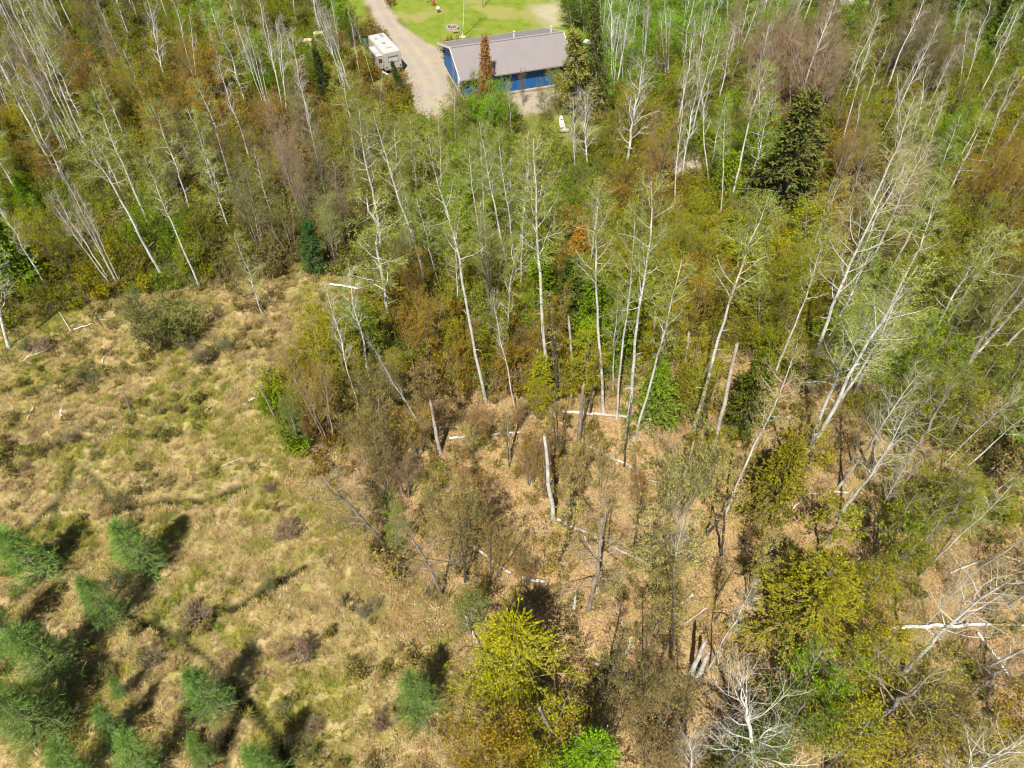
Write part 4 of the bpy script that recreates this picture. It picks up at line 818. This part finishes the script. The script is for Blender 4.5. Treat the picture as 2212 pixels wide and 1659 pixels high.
# ------------------------------------------------------------------ named trees, foot and tip read off the photograph
HERO = [
 ('aspen',(1182,838),(1150,300),PGN,0.94,0,'tall aspen rising from the clearing\'s upper rim'),('pole',(1204,850),(1184,636),TAN,.8,0,None),('aspen',(1304,894),(1292,395),PGN,0.82,1,None),('aspen',(1331,908),(1372,440),PGN,0.61,2,None),('aspen',(1350,942),(1402,395),PGN,0.86,3,None),
 ('aspen',(1370,953),(1476,560),PGN,0.82,0,None),('aspen_small',(1323,849),(1337,600),PGN,.6,1,None),('aspen',(1500,920),(1660,428),PGN,0.94,1,'tallest leaning aspen'),('aspen',(1566,1109),(1722,742),TAN,0.82,2,None),('aspen',(1660,850),(1800,490),PGN,0.82,3,None),
 ('aspen',(1715,1019),(1985,575),PGN,1.19,2,'wide-limbed white aspen leaning right'),('bare_aspen',(1812,1053),(1990,800),PGN,0.82,0,None),('bare_aspen',(1770,850),(1925,395),TAN,1.11,1,'bare straw-pale broad-crowned tree'),('aspen',(2028,1060),(2260,860),PGN,0.90,1,'thick pale trunk'),
 ('bare_aspen',(2040,1000),(2205,840),TAN,0.74,0,None),('oak',(1950,1150),(2085,1010),OLG,.9,0,None),('aspen_small',(2150,1060),(2310,930),PGN,.9,0,None),('bare_aspen',(2000,1350),(2115,1225),TAN,0.66,1,None),('bare_aspen',(2180,1310),(2330,1200),TAN,0.74,0,None),('bare_aspen',(1880,1140),(1965,990),TAN,0.66,1,None),('oak',(2100,1500),(2205,1410),BRN,1.0,1,None),('aspen_small',(1930,1255),(2035,1120),OLG,.8,1,None),('oak',(1990,1240),(2080,1120),BRN,1.0,1,None),('oak',(1840,1000),(1880,880),OLG,.9,0,None),('leafy',(1030,265),(1024,155),(.19,.26,.02),.8,0,None),('leafy',(1078,262),(1078,172),(.15,.28,.01),.8,1,None),('leafy',(1235,225),(1232,150),(.2,.23,.02),.9,2,None),('aspen_small',(1105,300),(1098,175),PGN,.7,1,None),('maple',(1130,228),(1125,150),BRN,.5,0,None),('maple',(1168,228),(1165,168),BRN,.5,1,None),('bare_aspen',(985,330),(978,120),BRN,0.29,0,None),
 ('aspen',(1983,1246),(2200,1030),PGN,0.82,2,None),('aspen',(2111,1232),(2290,1110),PGN,0.66,0,None),('oak',(2080,818),(2225,560),OLG,1.2,0,None),('oak',(1278,1489),(1310,1070),TAN,.8,1,None),('bare_aspen',(1448,1305),(1478,1110),TAN,0.66,0,None),
 ('birch_single',(1531,1440),(1637,1250),TAN,0.74,0,None),('white_snaggy',(1640,1760),(1600,1480),TAN,1.25,0,'spreading bare white tree'),('white_snaggy',(1500,1740),(1490,1590),TAN,.8,1,None),
 # left side
 ('pole',(222,707),(125,560),BRN,.5,0,None),('aspen',(432,623),(310,335),PGN,1.11,0,None),('aspen',(352,600),(150,265),PGN,1.27,1,'broad hazy aspen'),('aspen',(345,500),(255,330),PGN,0.82,3,None),('birch',(250,625),(92,375),BRN,.75,0,None),('birch',(262,622),(140,390),BRN,.6,1,None),
 ('birch',(130,340),(20,-10),BRN,.95,0,None),('birch',(95,300),(-15,90),BRN,.8,2,None),('birch',(150,345),(60,120),BRN,.8,1,None),('birch',(30,270),(-40,90),BRN,.7,2,None),('white_snaggy',(20,752),(-60,520),BRN,1.3,0,None),('white_snaggy',(357,182),(318,-5),BRN,1.0,1,None),
 ('birch',(423,190),(385,-25),BRN,.8,2,None),('birch_single',(503,198),(435,20),BRN,0.66,0,None),('birch',(578,240),(515,25),BRN,.7,0,None),('birch',(583,243),(538,70),BRN,.7,2,None),('birch',(618,252),(578,-15),BRN,.95,1,None),('birch_single',(648,198),(605,30),BRN,0.66,1,None),
 ('birch',(755,200),(672,-20),BRN,.95,1,None),('birch',(742,190),(700,-20),BRN,.8,0,None),('birch_single',(778,168),(750,10),BRN,0.57,1,None),('birch_single',(808,182),(765,35),BRN,0.49,0,None),('birch_single',(822,225),(826,135),BRN,0.49,1,None),('aspen_small',(780,472),(757,335),PGN,.8,0,None),
 ('haze',(662,500),(598,235),PNK,.9,0,'purplish grey fine-twigged tree'),('aspen',(922,620),(806,240),PGN,0.94,2,None),('aspen',(1050,870),(930,290),PGN,0.75,3,'very tall thin aspen with long bare trunk'),('aspen_small',(859,734),(793,430),PGN,1.6,0,'low-crowned silvery green aspen'),
 ('aspen',(1100,606),(1035,265),PGN,0.98,0,None),('aspen',(1120,612),(1075,280),PGN,0.74,2,None),('aspen',(1048,600),(1010,300),PGN,0.78,1,None),('aspen_small',(568,678),(505,500),PGN,1.0,2,None),('birch_single',(1113,880),(1062,650),PNK,0.74,0,None),('birch_single',(935,960),(795,730),BRN,0.41,1,None),
 ('aspen_small',(950,620),(900,430),PGN,1.0,1,None),('aspen',(905,560),(868,380),PGN,0.74,1,None),
 # middle top
 ('white_snaggy',(1243,375),(1238,215),BRN,.8,0,None),('white_snaggy',(1268,368),(1262,200),BRN,1.1,1,None),('white_snaggy',(1352,365),(1388,135),BRN,1.25,1,'large bare white many-limbed tree'),('birch_single',(1458,454),(1478,165),BRN,0.74,1,None),('aspen',(1556,480),(1568,230),PGN,0.74,0,None),
 ('birch_single',(1530,405),(1515,130),PGN,0.90,0,None),('birch',(1443,165),(1440,-10),BRN,.9,0,None),('birch_single',(1640,400),(1648,140),PNK,0.74,0,None),('birch_single',(1708,250),(1712,110),BRN,0.74,1,None),('bare_aspen',(1268,620),(1290,420),TAN,0.74,1,None),
 ('birch',(1390,135),(1400,-15),BRN,.8,1,None),('birch',(1500,160),(1512,-15),BRN,.8,2,None),('birch_single',(1565,130),(1572,-20),BRN,0.66,1,None),('birch_single',(1590,140),(1600,-20),BRN,0.66,0,None),('birch_single',(1345,190),(1340,40),BRN,0.66,1,None),
 ('haze',(1752,265),(1742,30),PNK,1.3,0,'broad pinkish bare maple'),('haze',(1665,270),(1655,60),PNK,1.2,1,'broad pinkish bare maple'),('haze',(1610,190),(1612,60),PNK,1.0,0,None),
 ('birch_single',(1816,322),(1902,35),PGN,0.74,0,None),('birch_single',(1941,365),(1938,160),BRN,0.74,1,None),('birch',(1957,380),(2025,150),BRN,.9,2,None),('birch_single',(1889,325),(1985,110),BRN,0.66,0,None),('birch',(2068,245),(2125,-15),BRN,1.0,2,None),('birch_single',(2094,175),(2128,45),BRN,0.66,1,None),
 ('birch_single',(2107,380),(2195,160),BRN,0.74,0,None),('birch_single',(2120,400),(2212,240),BRN,0.66,1,None),('birch_single',(2050,130),(2075,-20),BRN,0.66,0,None),('birch_single',(1840,330),(1870,180),BRN,0.57,1,None),('aspen_small',(2010,415),(2075,250),GRN,1.2,0,None),('birch_single',(1990,380),(2050,190),BRN,0.66,0,None),
 # conifers
 ('spruce',(707,222),(680,108),DSP,.85,0,'dark narrow spruce left of the white trailer'),('spruce',(868,205),(846,132),(.05,.10,.03),.8,1,'tiny dark spruce at the trailer rear'),('spruce',(682,590),(662,478),(.045,.12,.03),1.15,1,None),
 ('pine',(1258,250),(1238,70),(.25,.25,.06),1.2,0,None),('pine',(1292,245),(1283,-5),(.13,.15,.045),.6,1,'thin dark pine right of the garage'),('pine',(1692,452),(1750,205),PIN,1.6,0,'big dull-olive pine in the right-hand wood'),
 ('leafy',(1235,60),(1222,-20),(.06,.10,.008),1.4,0,None),('leafy',(1262,70),(1250,-30),(.09,.16,.008),1.4,1,None),('spruce',(1895,110),(1920,-20),DKG,1.4,0,None),('spruce',(1990,90),(2015,-40),DKG,1.4,1,None),('spruce',(2100,130),(2140,-10),DKG,1.4,0,None),('hemlock',(40,640),(-40,470),GRN,1.3,0,None),
 ('hemlock',(1275,815),(1290,600),GRN,1.05,0,None),('hemlock',(1235,700),(1240,560),(.09,.15,.02),1.1,1,None),('hemlock',(1418,915),(1425,780),(.14,.21,.015),1.1,1,None),('hemlock',(1630,950),(1655,775),(.10,.125,.015),1.1,0,None),('hemlock',(1668,1130),(1720,960),(.20,.185,.015),1.0,1,None),
 ('hemlock',(1320,800),(1345,640),GRN,.9,1,None),('hemlock',(1600,700),(1625,520),OLG,1.2,0,None),('hemlock',(1470,900),(1480,790),(.2,.19,.02),.9,0,None),
 # leafy
 ('sprays',(1120,1680),(1112,1345),(.33,.31,.006),1.25,0,'large sunny yellow-olive tree'),('sprays',(1290,1790),(1285,1610),(.15,.28,.008),1.0,1,'vivid green tree cut by the lower edge'),('broad',(1090,1700),(1080,1600),(.30,.22,.02),.8,1,'mustard-olive tree'),('sprays',(1790,1480),(1800,1225),(.23,.215,.008),1.5,1,'dense yellow-olive tree'),
 ('leafy',(1860,1430),(1900,1240),(.27,.24,.01),1.0,1,None),('leafy',(1740,1320),(1720,1190),OLG,1.0,2,None),('leafy',(805,860),(765,655),(.20,.25,.02),1.45,0,'bright bushy green tree'),('leafy',(745,850),(715,690),YOL,1.2,1,None),('leafy',(857,1195),(852,1090),(.17,.29,.03),.55,2,'small upright light green sapling'),
 ('leafy',(645,960),(622,860),(.13,.17,.04),1.0,3,None),('maple',(672,960),(655,890),(.26,.13,.03),.9,0,None),('leafy',(1015,1370),(1015,1285),(.16,.24,.04),1.0,1,None),('maple',(950,760),(905,640),ORG,1.0,1,None),('hemlock',(1050,290),(1047,80),(.32,.17,.04),.62,0,'rust-orange narrow tree before the garage roof'),
 ('leafy',(1068,330),(1062,175),(.18,.36,.03),.6,1,'slim fresh green tree before the garage'),('leafy',(1000,330),(985,180),(.26,.28,.06),1.0,0,None),('leafy',(1205,240),(1195,150),(.24,.24,.03),1.1,3,None),('leafy',(1180,268),(1172,200),(.22,.22,.03),1.1,2,None),
 ('leafy',(1740,1760),(1740,1520),(.10,.16,.02),1.2,0,None),('leafy',(1850,1790),(1880,1560),YOL,1.3,1,None),('leafy',(1980,1800),(2030,1580),(.26,.19,.03),1.3,2,None),('leafy',(2120,1790),(2200,1590),YOL,1.2,3,None),('leafy',(1620,1800),(1650,1600),(.10,.15,.02),1.2,3,None),
 ('leafy',(1120,1540),(1075,1420),YOL,1.0,1,None),('bare_aspen',(1000,79),(1004,-90),BRN,.9,0,'grey leafless tree on the lawn behind the garage'),('pole',(1043,16),(1041,-60),ORG,.8,1,None),('oak',(922,6),(930,-80),OLG,1.0,0,None),
 ('thicket',(395,795),(355,655),(.16,.19,.05),1.5,0,'broad grey-green bush'),('thicket',(330,770),(300,670),(.17,.18,.06),1.3,1,None),('thicket',(300,700),(275,630),(.15,.19,.06),1.1,2,None),
 ('leafy',(1235,680),(1240,590),(.24,.28,.008),1.3,0,None),('leafy',(1300,600),(1300,500),(.27,.27,.008),1.3,1,None),('hemlock',(1385,720),(1390,590),(.22,.28,.008),1.2,0,None),('leafy',(1440,640),(1450,530),(.30,.28,.01),1.3,2,None),('leafy',(1520,700),(1525,590),(.27,.25,.01),1.2,3,None),('hemlock',(1560,640),(1570,520),(.25,.25,.01),1.2,1,None),('leafy',(1725,640),(1730,530),(.27,.31,.006),1.4,0,None),('leafy',(1735,560),(1745,440),(.26,.30,.006),1.4,2,None),('hemlock',(1270,800),(1275,690),(.20,.30,.008),1.1,0,None),('leafy',(1640,720),(1640,600),(.20,.20,.01),1.3,1,None),('leafy',(1160,900),(1160,830),(.30,.27,.01),1.0,2,None),
 ('maple',(1000,1260),(965,1080),TAN,.8,2,None),('maple',(1010,1255),(1015,1050),TAN,.85,3,None),('maple',(850,960),(800,770),BRN,.9,2,None),('maple',(1240,1130),(1240,960),TAN,.7,0,None),('maple',(850,1100),(800,930),BRN,.9,0,None),
 ('oak',(830,1180),(690,1030),TAN,.9,0,'leaning bare pale-topped tree'),('oak',(955,1290),(868,1120),BRN,.7,1,None),('pole',(1210,1000),(1200,800),BRN,.7,1,None),('pole',(1262,1050),(1262,870),BRN,.6,0,None),('pole',(1380,1090),(1370,970),BRN,.6,1,None),
 ('pole',(1060,1250),(1060,1120),BRN,.6,0,None),('pole',(1100,1010),(1092,890),BRN,.6,1,None),('pole',(1340,1550),(1345,1360),BRN,.8,0,None),('pole',(1385,1500),(1400,1350),BRN,.8,1,None),('pole',(1480,1600),(1490,1450),BRN,.9,0,None),('maple',(1070,1240),(1075,1130),(.30,.22,.06),.9,1,None),('maple',(1180,1060),(1175,940),(.30,.2,.06),.8,2,None),('maple',(1300,1060),(1300,960),TAN,.7,3,None),('maple',(1385,1110),(1385,1010),(.3,.16,.05),.7,0,None),('pole',(1010,1255),(985,1080),BRN,.8,0,None),('pole',(1004,1258),(1020,1070),BRN,.8,1,None),('pole',(1200,1060),(1195,880),BRN,.9,0,None),('pole',(1450,1420),(1455,1230),BRN,.9,1,None),('pole',(1440,1330),(1440,1150),BRN,.8,0,None),
 ('maple',(1440,1590),(1440,1440),BRN,.7,1,None),
 ('maple',(1340,1640),(1345,1480),BRN,.8,3,None),('oak',(1900,1480),(1960,1320),OLG,.9,1,None),('maple',(1440,1345),(1445,1230),TAN,.6,0,None),
]
for k, b_, t_, c_, w_, v_, lk in HERO:
    if lk is None: hero(k, b_, t_, c_, w_, v_)
    else:
        e = hero(k, b_, t_, c_, w_, v_, lk)
# tamaracks on the bog: tips lean away from the point right under the camera
for bx, by, tx, ty, w_ in ((312,1282,240,1112,1.0),(50,1290,-10,1130,1.1),(232,1385,165,1235,.75),(100,1540,20,1345,1.25),(462,1590,398,1435,.85),(262,1505,238,1460,.75),(252,1610,205,1520,.8),(315,1700,262,1570,.85),
                           (170,1720,110,1590,.9),(450,1660,405,1580,.6),(568,1720,530,1610,.8),(922,1575,880,1450,.85),(60,1640,-20,1480,1.2),(15,1400,-60,1280,1.0),(205,1345,170,1265,.4)):
    hero('tamarack', (bx, by), (bx + (tx - bx) * .88, by + (ty - by) * .88), TAM, w_ * .95)
for i in range(34):
    x, y = rngp.uniform(20, 1000), rngp.uniform(680, 1640)
    p = gnd(x, y)
    if sdf(np.array([p[0]]), np.array([p[1]]), MEADOW)[0] < .5: continue
    place('shrub', p[:2], h=rngp.uniform(1.0, 2.0), color=[(.22,.17,.11),(.17,.18,.06),(.26,.2,.13),(.15,.17,.05)][rngp.integers(4)], wide=rngp.uniform(1.0, 1.5))

# ------------------------------------------------------------------ the rest of the wood
MK = {id(PNK): 'p'}
def kind_for(c, r, near):
    c = tuple(c)
    if near == 'litter': return r.choice(['pole', 'maple', 'shrub', 'leafy'], p=[.44, .34, .08, .14])
    T = {GRN: (['leafy', 'thicket', 'aspen_small', 'aspen', 'hemlock', 'birch_single'], [.30, .28, .16, .10, .06, .10]), BGR: (['leafy', 'thicket', 'aspen_small', 'birch'], [.42, .33, .13, .12]),
         YOL: (['leafy', 'thicket', 'maple', 'aspen_small'], [.35, .35, .2, .1]), OLG: (['maple', 'thicket', 'leafy', 'aspen_small', 'haze', 'birch_single'], [.28, .25, .16, .13, .08, .10]),
         PGN: (['aspen_small', 'aspen', 'thicket', 'haze'], [.42, .2, .25, .13]), ORG: (['maple', 'thicket', 'haze'], [.62, .25, .13]), RED: (['maple', 'thicket'], [.8, .2]), BRN: (['haze', 'maple', 'thicket', 'birch_single', 'oak'], [.36, .26, .2, .1, .08]),
         PNK: (['haze', 'birch_single', 'maple'], [.6, .15, .25]), TAN: (['haze', 'bare_aspen', 'oak', 'thicket'], [.4, .2, .2, .2]), DKG: (['spruce', 'leafy', 'thicket', 'aspen_small'], [.35, .25, .25, .15])}
    if near == 'scrub': return r.choice(['maple', 'haze', 'pole', 'thicket'], p=[.5, .15, .2, .15])
    if near == 'mid': return r.choice(['leafy', 'hemlock', 'thicket', 'maple', 'aspen_small'], p=[.34, .22, .26, .13, .05])
    if near == 'right': return r.choice(['canopy', 'thicket', 'leafy', 'maple', 'oak', 'pole', 'bare_aspen'], p=[.40, .12, .10, .10, .10, .06, .12])
    k, p = T.get(c, T[OLG]); return r.choice(k, p=p)
HT = {'aspen': (14, 19), 'aspen_small': (9, 14), 'bare_aspen': (12, 16), 'oak': (8, 12), 'birch': (10, 14), 'birch_single': (10, 15), 'maple': (5.5, 9.5), 'haze': (8, 12), 'leafy': (4.5, 8), 'thicket': (3, 5.5), 'spruce': (7, 11), 'hemlock': (4, 7), 'shrub': (1.2, 2.2), 'pole': (5, 10), 'canopy': (7, 11), 'broad': (6, 8)}
KEEP = [(655, 95, 745, 225), (1635, 195, 1805, 440), (1195, 215, 1240, 370), (1225, 190, 1300, 360), (1320, 130, 1465, 360), (635, 575, 800, 640), (655, 470, 705, 590), (75, 385, 255, 625), (130, 260, 345, 590), (1450, 340, 1540, 400), (290, 10, 370, 170), (1225, 90, 1285, 290), (1165, 235, 1262, 335), (840, 125, 880, 205)]
X, Y, Q = jgrid(-104, 104, 10, 141, 3.6); ux = np.array([u[:2] for u in USED]); cnt = {}
order = rs.permutation(len(X)); S = lambda poly: sdf(X, Y, poly)
sm, sl, no = S(MEADOW), S(LITTER), np.maximum.reduce([S(LAWN), S(DRIVE) + 1.2, S(PAD) + 1, S(VERGE), S(DIRT)]); sr = np.maximum(S(ROUGH), S(BACK))
for i in order:
    if sm[i] > -1.5 or no[i] > 0: continue
    if in_rect(X[i], Y[i], GC, GA, GL, GW, 2.2) or in_rect(X[i], Y[i], RVC, .474, 2.7, 7, 2.5): continue
    p_ = .9
    near = ''
    if sl[i] > 1: p_ = .55 + (.35 if Q[i, 0] > 1650 else 0); near = 'litter' if Q[i, 0] < 1640 else 'right'
    if near == 'litter' and Q[i, 0] < 1180 and Q[i, 1] < 1270: near = 'scrub'; p_ = .72
    if not near and 1130 < Q[i, 0] < 1760 and 470 < Q[i, 1] < 930: near = 'mid'; p_ = .95
    if Q[i, 0] > 1760 and Q[i, 1] > 760: near = 'right'
    if sr[i] > 0: p_ = .32
    if rs.random() > p_: continue
    c = palette(Q[i, 0], Q[i, 1] - 35, rs, 24); k = kind_for(c, rs, near)
    h = rs.uniform(*HT[k]); tip = proj(np.array([X[i], Y[i], h]))
    if not (-40 < tip[0] < 2250 and -10 < tip[1] < 1700 or (-20 < Q[i, 0] < 2230 and -5 < Q[i, 1] < 1680)): continue
    # keep sight lines open to the garage, trailer, drive and lawn
    v = proj(np.array([[X[i], Y[i], h * q] for q in (.35, .6, .9, 1.0)]))
    blk_ = inpoly(v[:, 0], v[:, 1], [(780, -40), (1190, -40), (1245, 60), (1240, 190), (1100, 215), (1090, 165), (985, 160), (968, 245), (915, 262), (880, 160), (780, 150)])
    if blk_.any():
        if rs.random() < .75: continue
        k = 'thicket'; h = rs.uniform(1.5, 2.6)
    if any(inpoly(v[:, 0], v[:, 1], [(a, b), (c_, b), (c_, d), (a, d)]).any() for a, b, c_, d in KEEP) and (rs.random() < .8 or 1150 < Q[i, 0] < 1280):
        if h < 4: continue
        k = 'thicket'; h = rs.uniform(1.2, 2.2)
        if any(inpoly(Q[i:i+1, 0], Q[i:i+1, 1] - 15, [(a, b), (c_, b), (c_, d), (a, d)]).any() for a, b, c_, d in KEEP): continue
    md = np.min(np.hypot(ux[:, 0] - X[i], ux[:, 1] - Y[i]))
    if md < 1.0: continue
    if near == 'litter' and k == 'leafy': h *= .5
    if near == 'scrub': h *= rs.uniform(.55, .85); c = [TAN, BRN, (.30, .20, .05), (.24, .15, .06)][rs.integers(4)]
    place(k, (X[i], Y[i]), h=h, color=tuple(c), wide=rs.uniform(.85, 1.35)); cnt[k] = cnt.get(k, 0) + 1
print('FILL', cnt, sum(cnt.values()))

# ------------------------------------------------------------------ snags and fallen wood
def crooked(a, b, r0, r1, bend=.05, m=7, seed=0):
    rng = np.random.default_rng(seed); t_ = np.linspace(0, 1, m)[:, None]; a = np.array(a, float); b = np.array(b, float); L = np.linalg.norm(b - a)
    return a + (b - a) * t_ + rng.normal(0, bend * L * .3, (m, 3)) * np.sin(t_ * math.pi) * [1, 1, .3], np.linspace(r0, r1, m)
def snag(b_, t_, r0, mt, look, i):
    B = gnd(*b_); d = ray(*t_); o = np.array([0, 0, CAM_H]); k = (d[0] * B[0] + d[1] * B[1]) / (d[0] ** 2 + d[1] ** 2); T = o + d * k; z = hz(B[0], B[1])
    e = empty('snag', (B[0], B[1], z)); P, R = crooked((0, 0, -.2), T - np.array([B[0], B[1], z]), r0, r0 * .55, .014, 9, i); R[0] *= 1.3
    MB().tube(P, R, 9).obj('trunk', M[mt], e, True)
    rng = np.random.default_rng(i); tp = P[-1]
    b = MB()
    for q in range(4): a = q * 1.57 + rng.random(); b.tube([tp + [math.cos(a) * r0 * .3, math.sin(a) * r0 * .3, -.05], tp + [math.cos(a) * r0 * .25, math.sin(a) * r0 * .25, rng.uniform(.1, .45)]], [r0 * .22, .01], 4)
    b.obj('broken_top', M['dead'], e)
    Bs, rs_ = kids(rng, P[None], R[None], 5, .3, .95, .5, 1.2, 3, 0, .1, .3, .012); V, F = tubes(Bs, rs_, 4)
    o_ = bpy.data.objects.new('branch_stubs', npmesh('branch_stubs', V, [F], [M[mt]])); COL.objects.link(o_); o_.parent = e
    e['category'] = 'dead trunk'; e['group'] = 'standing broken trunks'; c = proj((B + T) / 2); later_label(e, look, c[0], c[1])
for i, (b_, t_, r_, mt, lk) in enumerate([((1197,1127),(1176,943),.20,'aspen','pale broken standing trunk'),((1250,956),(1260,835),.19,'grey','grey broken standing trunk'),((1240,818),(1228,684),.16,'dead','brownish standing trunk'),((1472,842),(1488,720),.19,'dead','brownish standing trunk'),
    ((1472,1060),(1498,956),.15,'dead','leaning dead trunk'),((1411,770),(1415,686),.17,'dead','brownish standing trunk'),((1527,1043),(1592,745),.20,'dead','long leaning dead trunk'),((1493,1455),(1523,1385),.20,'aspen','thick short pale stump trunk'),((1509,1462),(1530,1409),.20,'aspen','short leaning pale trunk'),
    ((950,975),(930,870),.19,'dead','tan dead trunk'),((1101,985),(1095,900),.12,'dead','thin tan dead trunk'),((1240,1320),(1243,1288),.14,'aspen','short pale stub'),((1212,1625),(1165,1530),.17,'grey','leaning grey dead trunk'),((1700,1000),(1706,905),.14,'dark','dark standing trunk'),
    ((1535,1075),(1540,990),.12,'dark','dark thin trunk'),((1560,1200),(1566,1100),.12,'dark','dark thin trunk'),((285,900),(268,850),.09,'grey','thin grey stick'),((605,920),(560,835),.10,'grey','thin grey leaning trunk'),((1880,1020),(1890,950),.15,'dark','dark standing trunk'),((1960,1000),(1975,900),.14,'dark','dark standing trunk')]):
    snag(b_, t_, r_, mt, lk, i)
def log(pts, r0, r1, mt, look, i, br=5, lift=.1, cat='log', name='fallen_log'):
    W_ = []
    for k, (x, y) in enumerate(pts):
        p = gnd(x, y); W_.append([p[0], p[1], hz(p[0], p[1])])
    r0 *= .78; r1 *= .72; W_ = np.array(W_); nn = 8 if len(pts) == 2 else 5; P = np.concatenate([W_[k] + (W_[k + 1] - W_[k]) * np.linspace(0, 1, nn, endpoint=(k == len(W_) - 2))[:, None] for k in range(len(W_) - 1)])
    rng = np.random.default_rng(200 + i); R = np.linspace(r0, r1, len(P)); P[1:-1] += rng.normal(0, .05, (len(P) - 2, 3)) * [1, 1, .2]
    P[:, 2] = np.maximum(P[:, 2], height(P[:, 0], P[:, 1])) + R * .55 + lift; o0 = P[0].copy(); P = P - o0
    e = empty(name, o0); MB().tube(P, R, 9).obj('stem', M[mt], e, True); e['category'] = cat; e['group'] = 'fallen logs and boughs'
    MB().tube([P[0] - nrm(P[1] - P[0]) * .006, P[0] + nrm(P[1] - P[0]) * .02], [R[0] * .93, R[0] * .93], 10).obj('cut_end', M['wood'], e)
    if br:
        Bs, rs_ = kids(rng, P[None], R[None], br, .3, 1, .3 + 7 * r0, .8, 4, .05, .15, .35, .012); Bs[..., 2] = np.maximum(Bs[..., 2], .02); B2, r2_ = kids(rng, Bs, rs_, 4, .3, 1, .5, .7, 3, .03, .15, .6, .007)
        V, F = tubes(Bs, rs_, 4); V2, F2 = tubes(B2, r2_, 3); o_ = bpy.data.objects.new('bough', npmesh('bough', np.concatenate([V, V2]), [np.concatenate([F, F2 + len(V)])], [M[mt]])); COL.objects.link(o_); o_.parent = e
    c = np.mean(pts, 0); later_label(e, look, c[0], c[1])
LOGS = [([(540,870),(600,848),(655,833)],.13,.07,'aspen','white fallen birch log',4),([(714,620),(800,632)],.15,.13,'birch','pale log lying on the tan bank',0),([(690,588),(697,575),(735,556)],.2,.12,'dead','grey bent root arch',4),([(860,918),(1030,925)],.14,.10,'dead','long thin fallen log',2),
 ([(970,946),(1125,932)],.15,.12,'aspen','pale fallen log crossing another',2),([(1215,892),(1340,905),(1462,911)],.20,.15,'dead','long fallen log behind the trunks',2),([(1275,968),(1354,1008),(1400,1040),(1520,1058)],.18,.08,'dead','long pale log running down right',5),
 ([(1200,1121),(1290,1165),(1405,1224)],.20,.13,'dead','long pale log crossing the clearing',3),([(1263,1160),(1295,1225)],.12,.08,'dead','short crossing log',1),([(1128,1248),(1176,1258)],.17,.15,'aspen','short cut whitish log',0),([(1022,1180),(1068,1215),(1104,1238)],.14,.10,'aspen','thin pale log',2),
 ([(1278,1430),(1350,1455),(1430,1482)],.17,.12,'grey','grey fallen log',2),([(1337,1437),(1364,1375)],.14,.11,'dead','tan broken log',1),([(1349,1375),(1332,1310)],.10,.07,'dead','thin tan broken log',1),([(1465,1357),(1527,1315)],.12,.08,'dead','leaning fallen pole',1),([(1468,1305),(1496,1288)],.15,.12,'birch','short white birch piece',0),
 ([(1413,1211),(1420,1180),(1455,1149)],.16,.12,'aspen','bent pale broken trunk',2),([(1580,1075),(1635,1085)],.10,.06,'birch','short white limb',3),([(45,783),(80,775),(115,752)],.09,.05,'birch','white forked dead bough',6),([(133,908),(140,893)],.10,.05,'birch','small white dead stump piece',2),
 ([(163,717),(205,708),(240,693)],.08,.05,'birch','thin white crooked bough',3),([(156,720),(122,665)],.08,.05,'aspen','thin grey bough',4),([(1903,1362),(2000,1355),(2110,1352),(2240,1350)],.20,.13,'birch','long white fallen birch',6),([(2111,1368),(2156,1427),(2190,1480),(2225,1550)],.12,.06,'birch','white curving bough',6),
 ([(1705,1109),(1740,1070),(1775,1060),(1833,1062)],.07,.05,'birch','crooked white bough',5),([(1465,845),(1490,870),(1500,905)],.09,.04,'dead','curved bough of the brush pile',9),([(1480,910),(1462,880),(1478,840)],.08,.04,'dead','curved bough of the brush pile',9),([(1470,870),(1510,862)],.07,.04,'dead','curved bough of the brush pile',9),
 ([(220,790),(240,760)],.05,.03,'birch','thin white stick',3),([(480,1010),(530,1000)],.04,.03,'aspen','thin pale stick',3),([(590,300),(545,275),(500,282)],.10,.06,'dead','pale fallen bough',6),([(60,905),(75,880)],.05,.03,'birch','thin white stick',2),([(1700,1255),(1790,1232)],.06,.04,'aspen','thin pale bough',5),
 ([(2140,640),(2170,600)],.12,.08,'dead','grey fallen limb',5),([(2050,1240),(2150,1200),(2200,1215)],.08,.05,'aspen','arched pale bough',5),([(1000,1330),(1035,1395)],.14,.12,'dead','rust-brown fallen log',1),([(1230,1450),(1215,1530)],.09,.06,'grey','dark fallen pole',1),([(1390,1140),(1440,1100)],.08,.05,'dead','thin tan stick',3)]
for i, (pts, r0, r1, mt, lk, br) in enumerate(LOGS): log(pts, r0, r1, mt, lk, i, br)
flush_labels()
print('HL', [h for h in HL if h[0] > 16 or h[0] < 3])
print('OBJECTS', len(bpy.data.objects), 'TRIS', sum(len(m.polygons) for m in bpy.data.meshes) * 2)
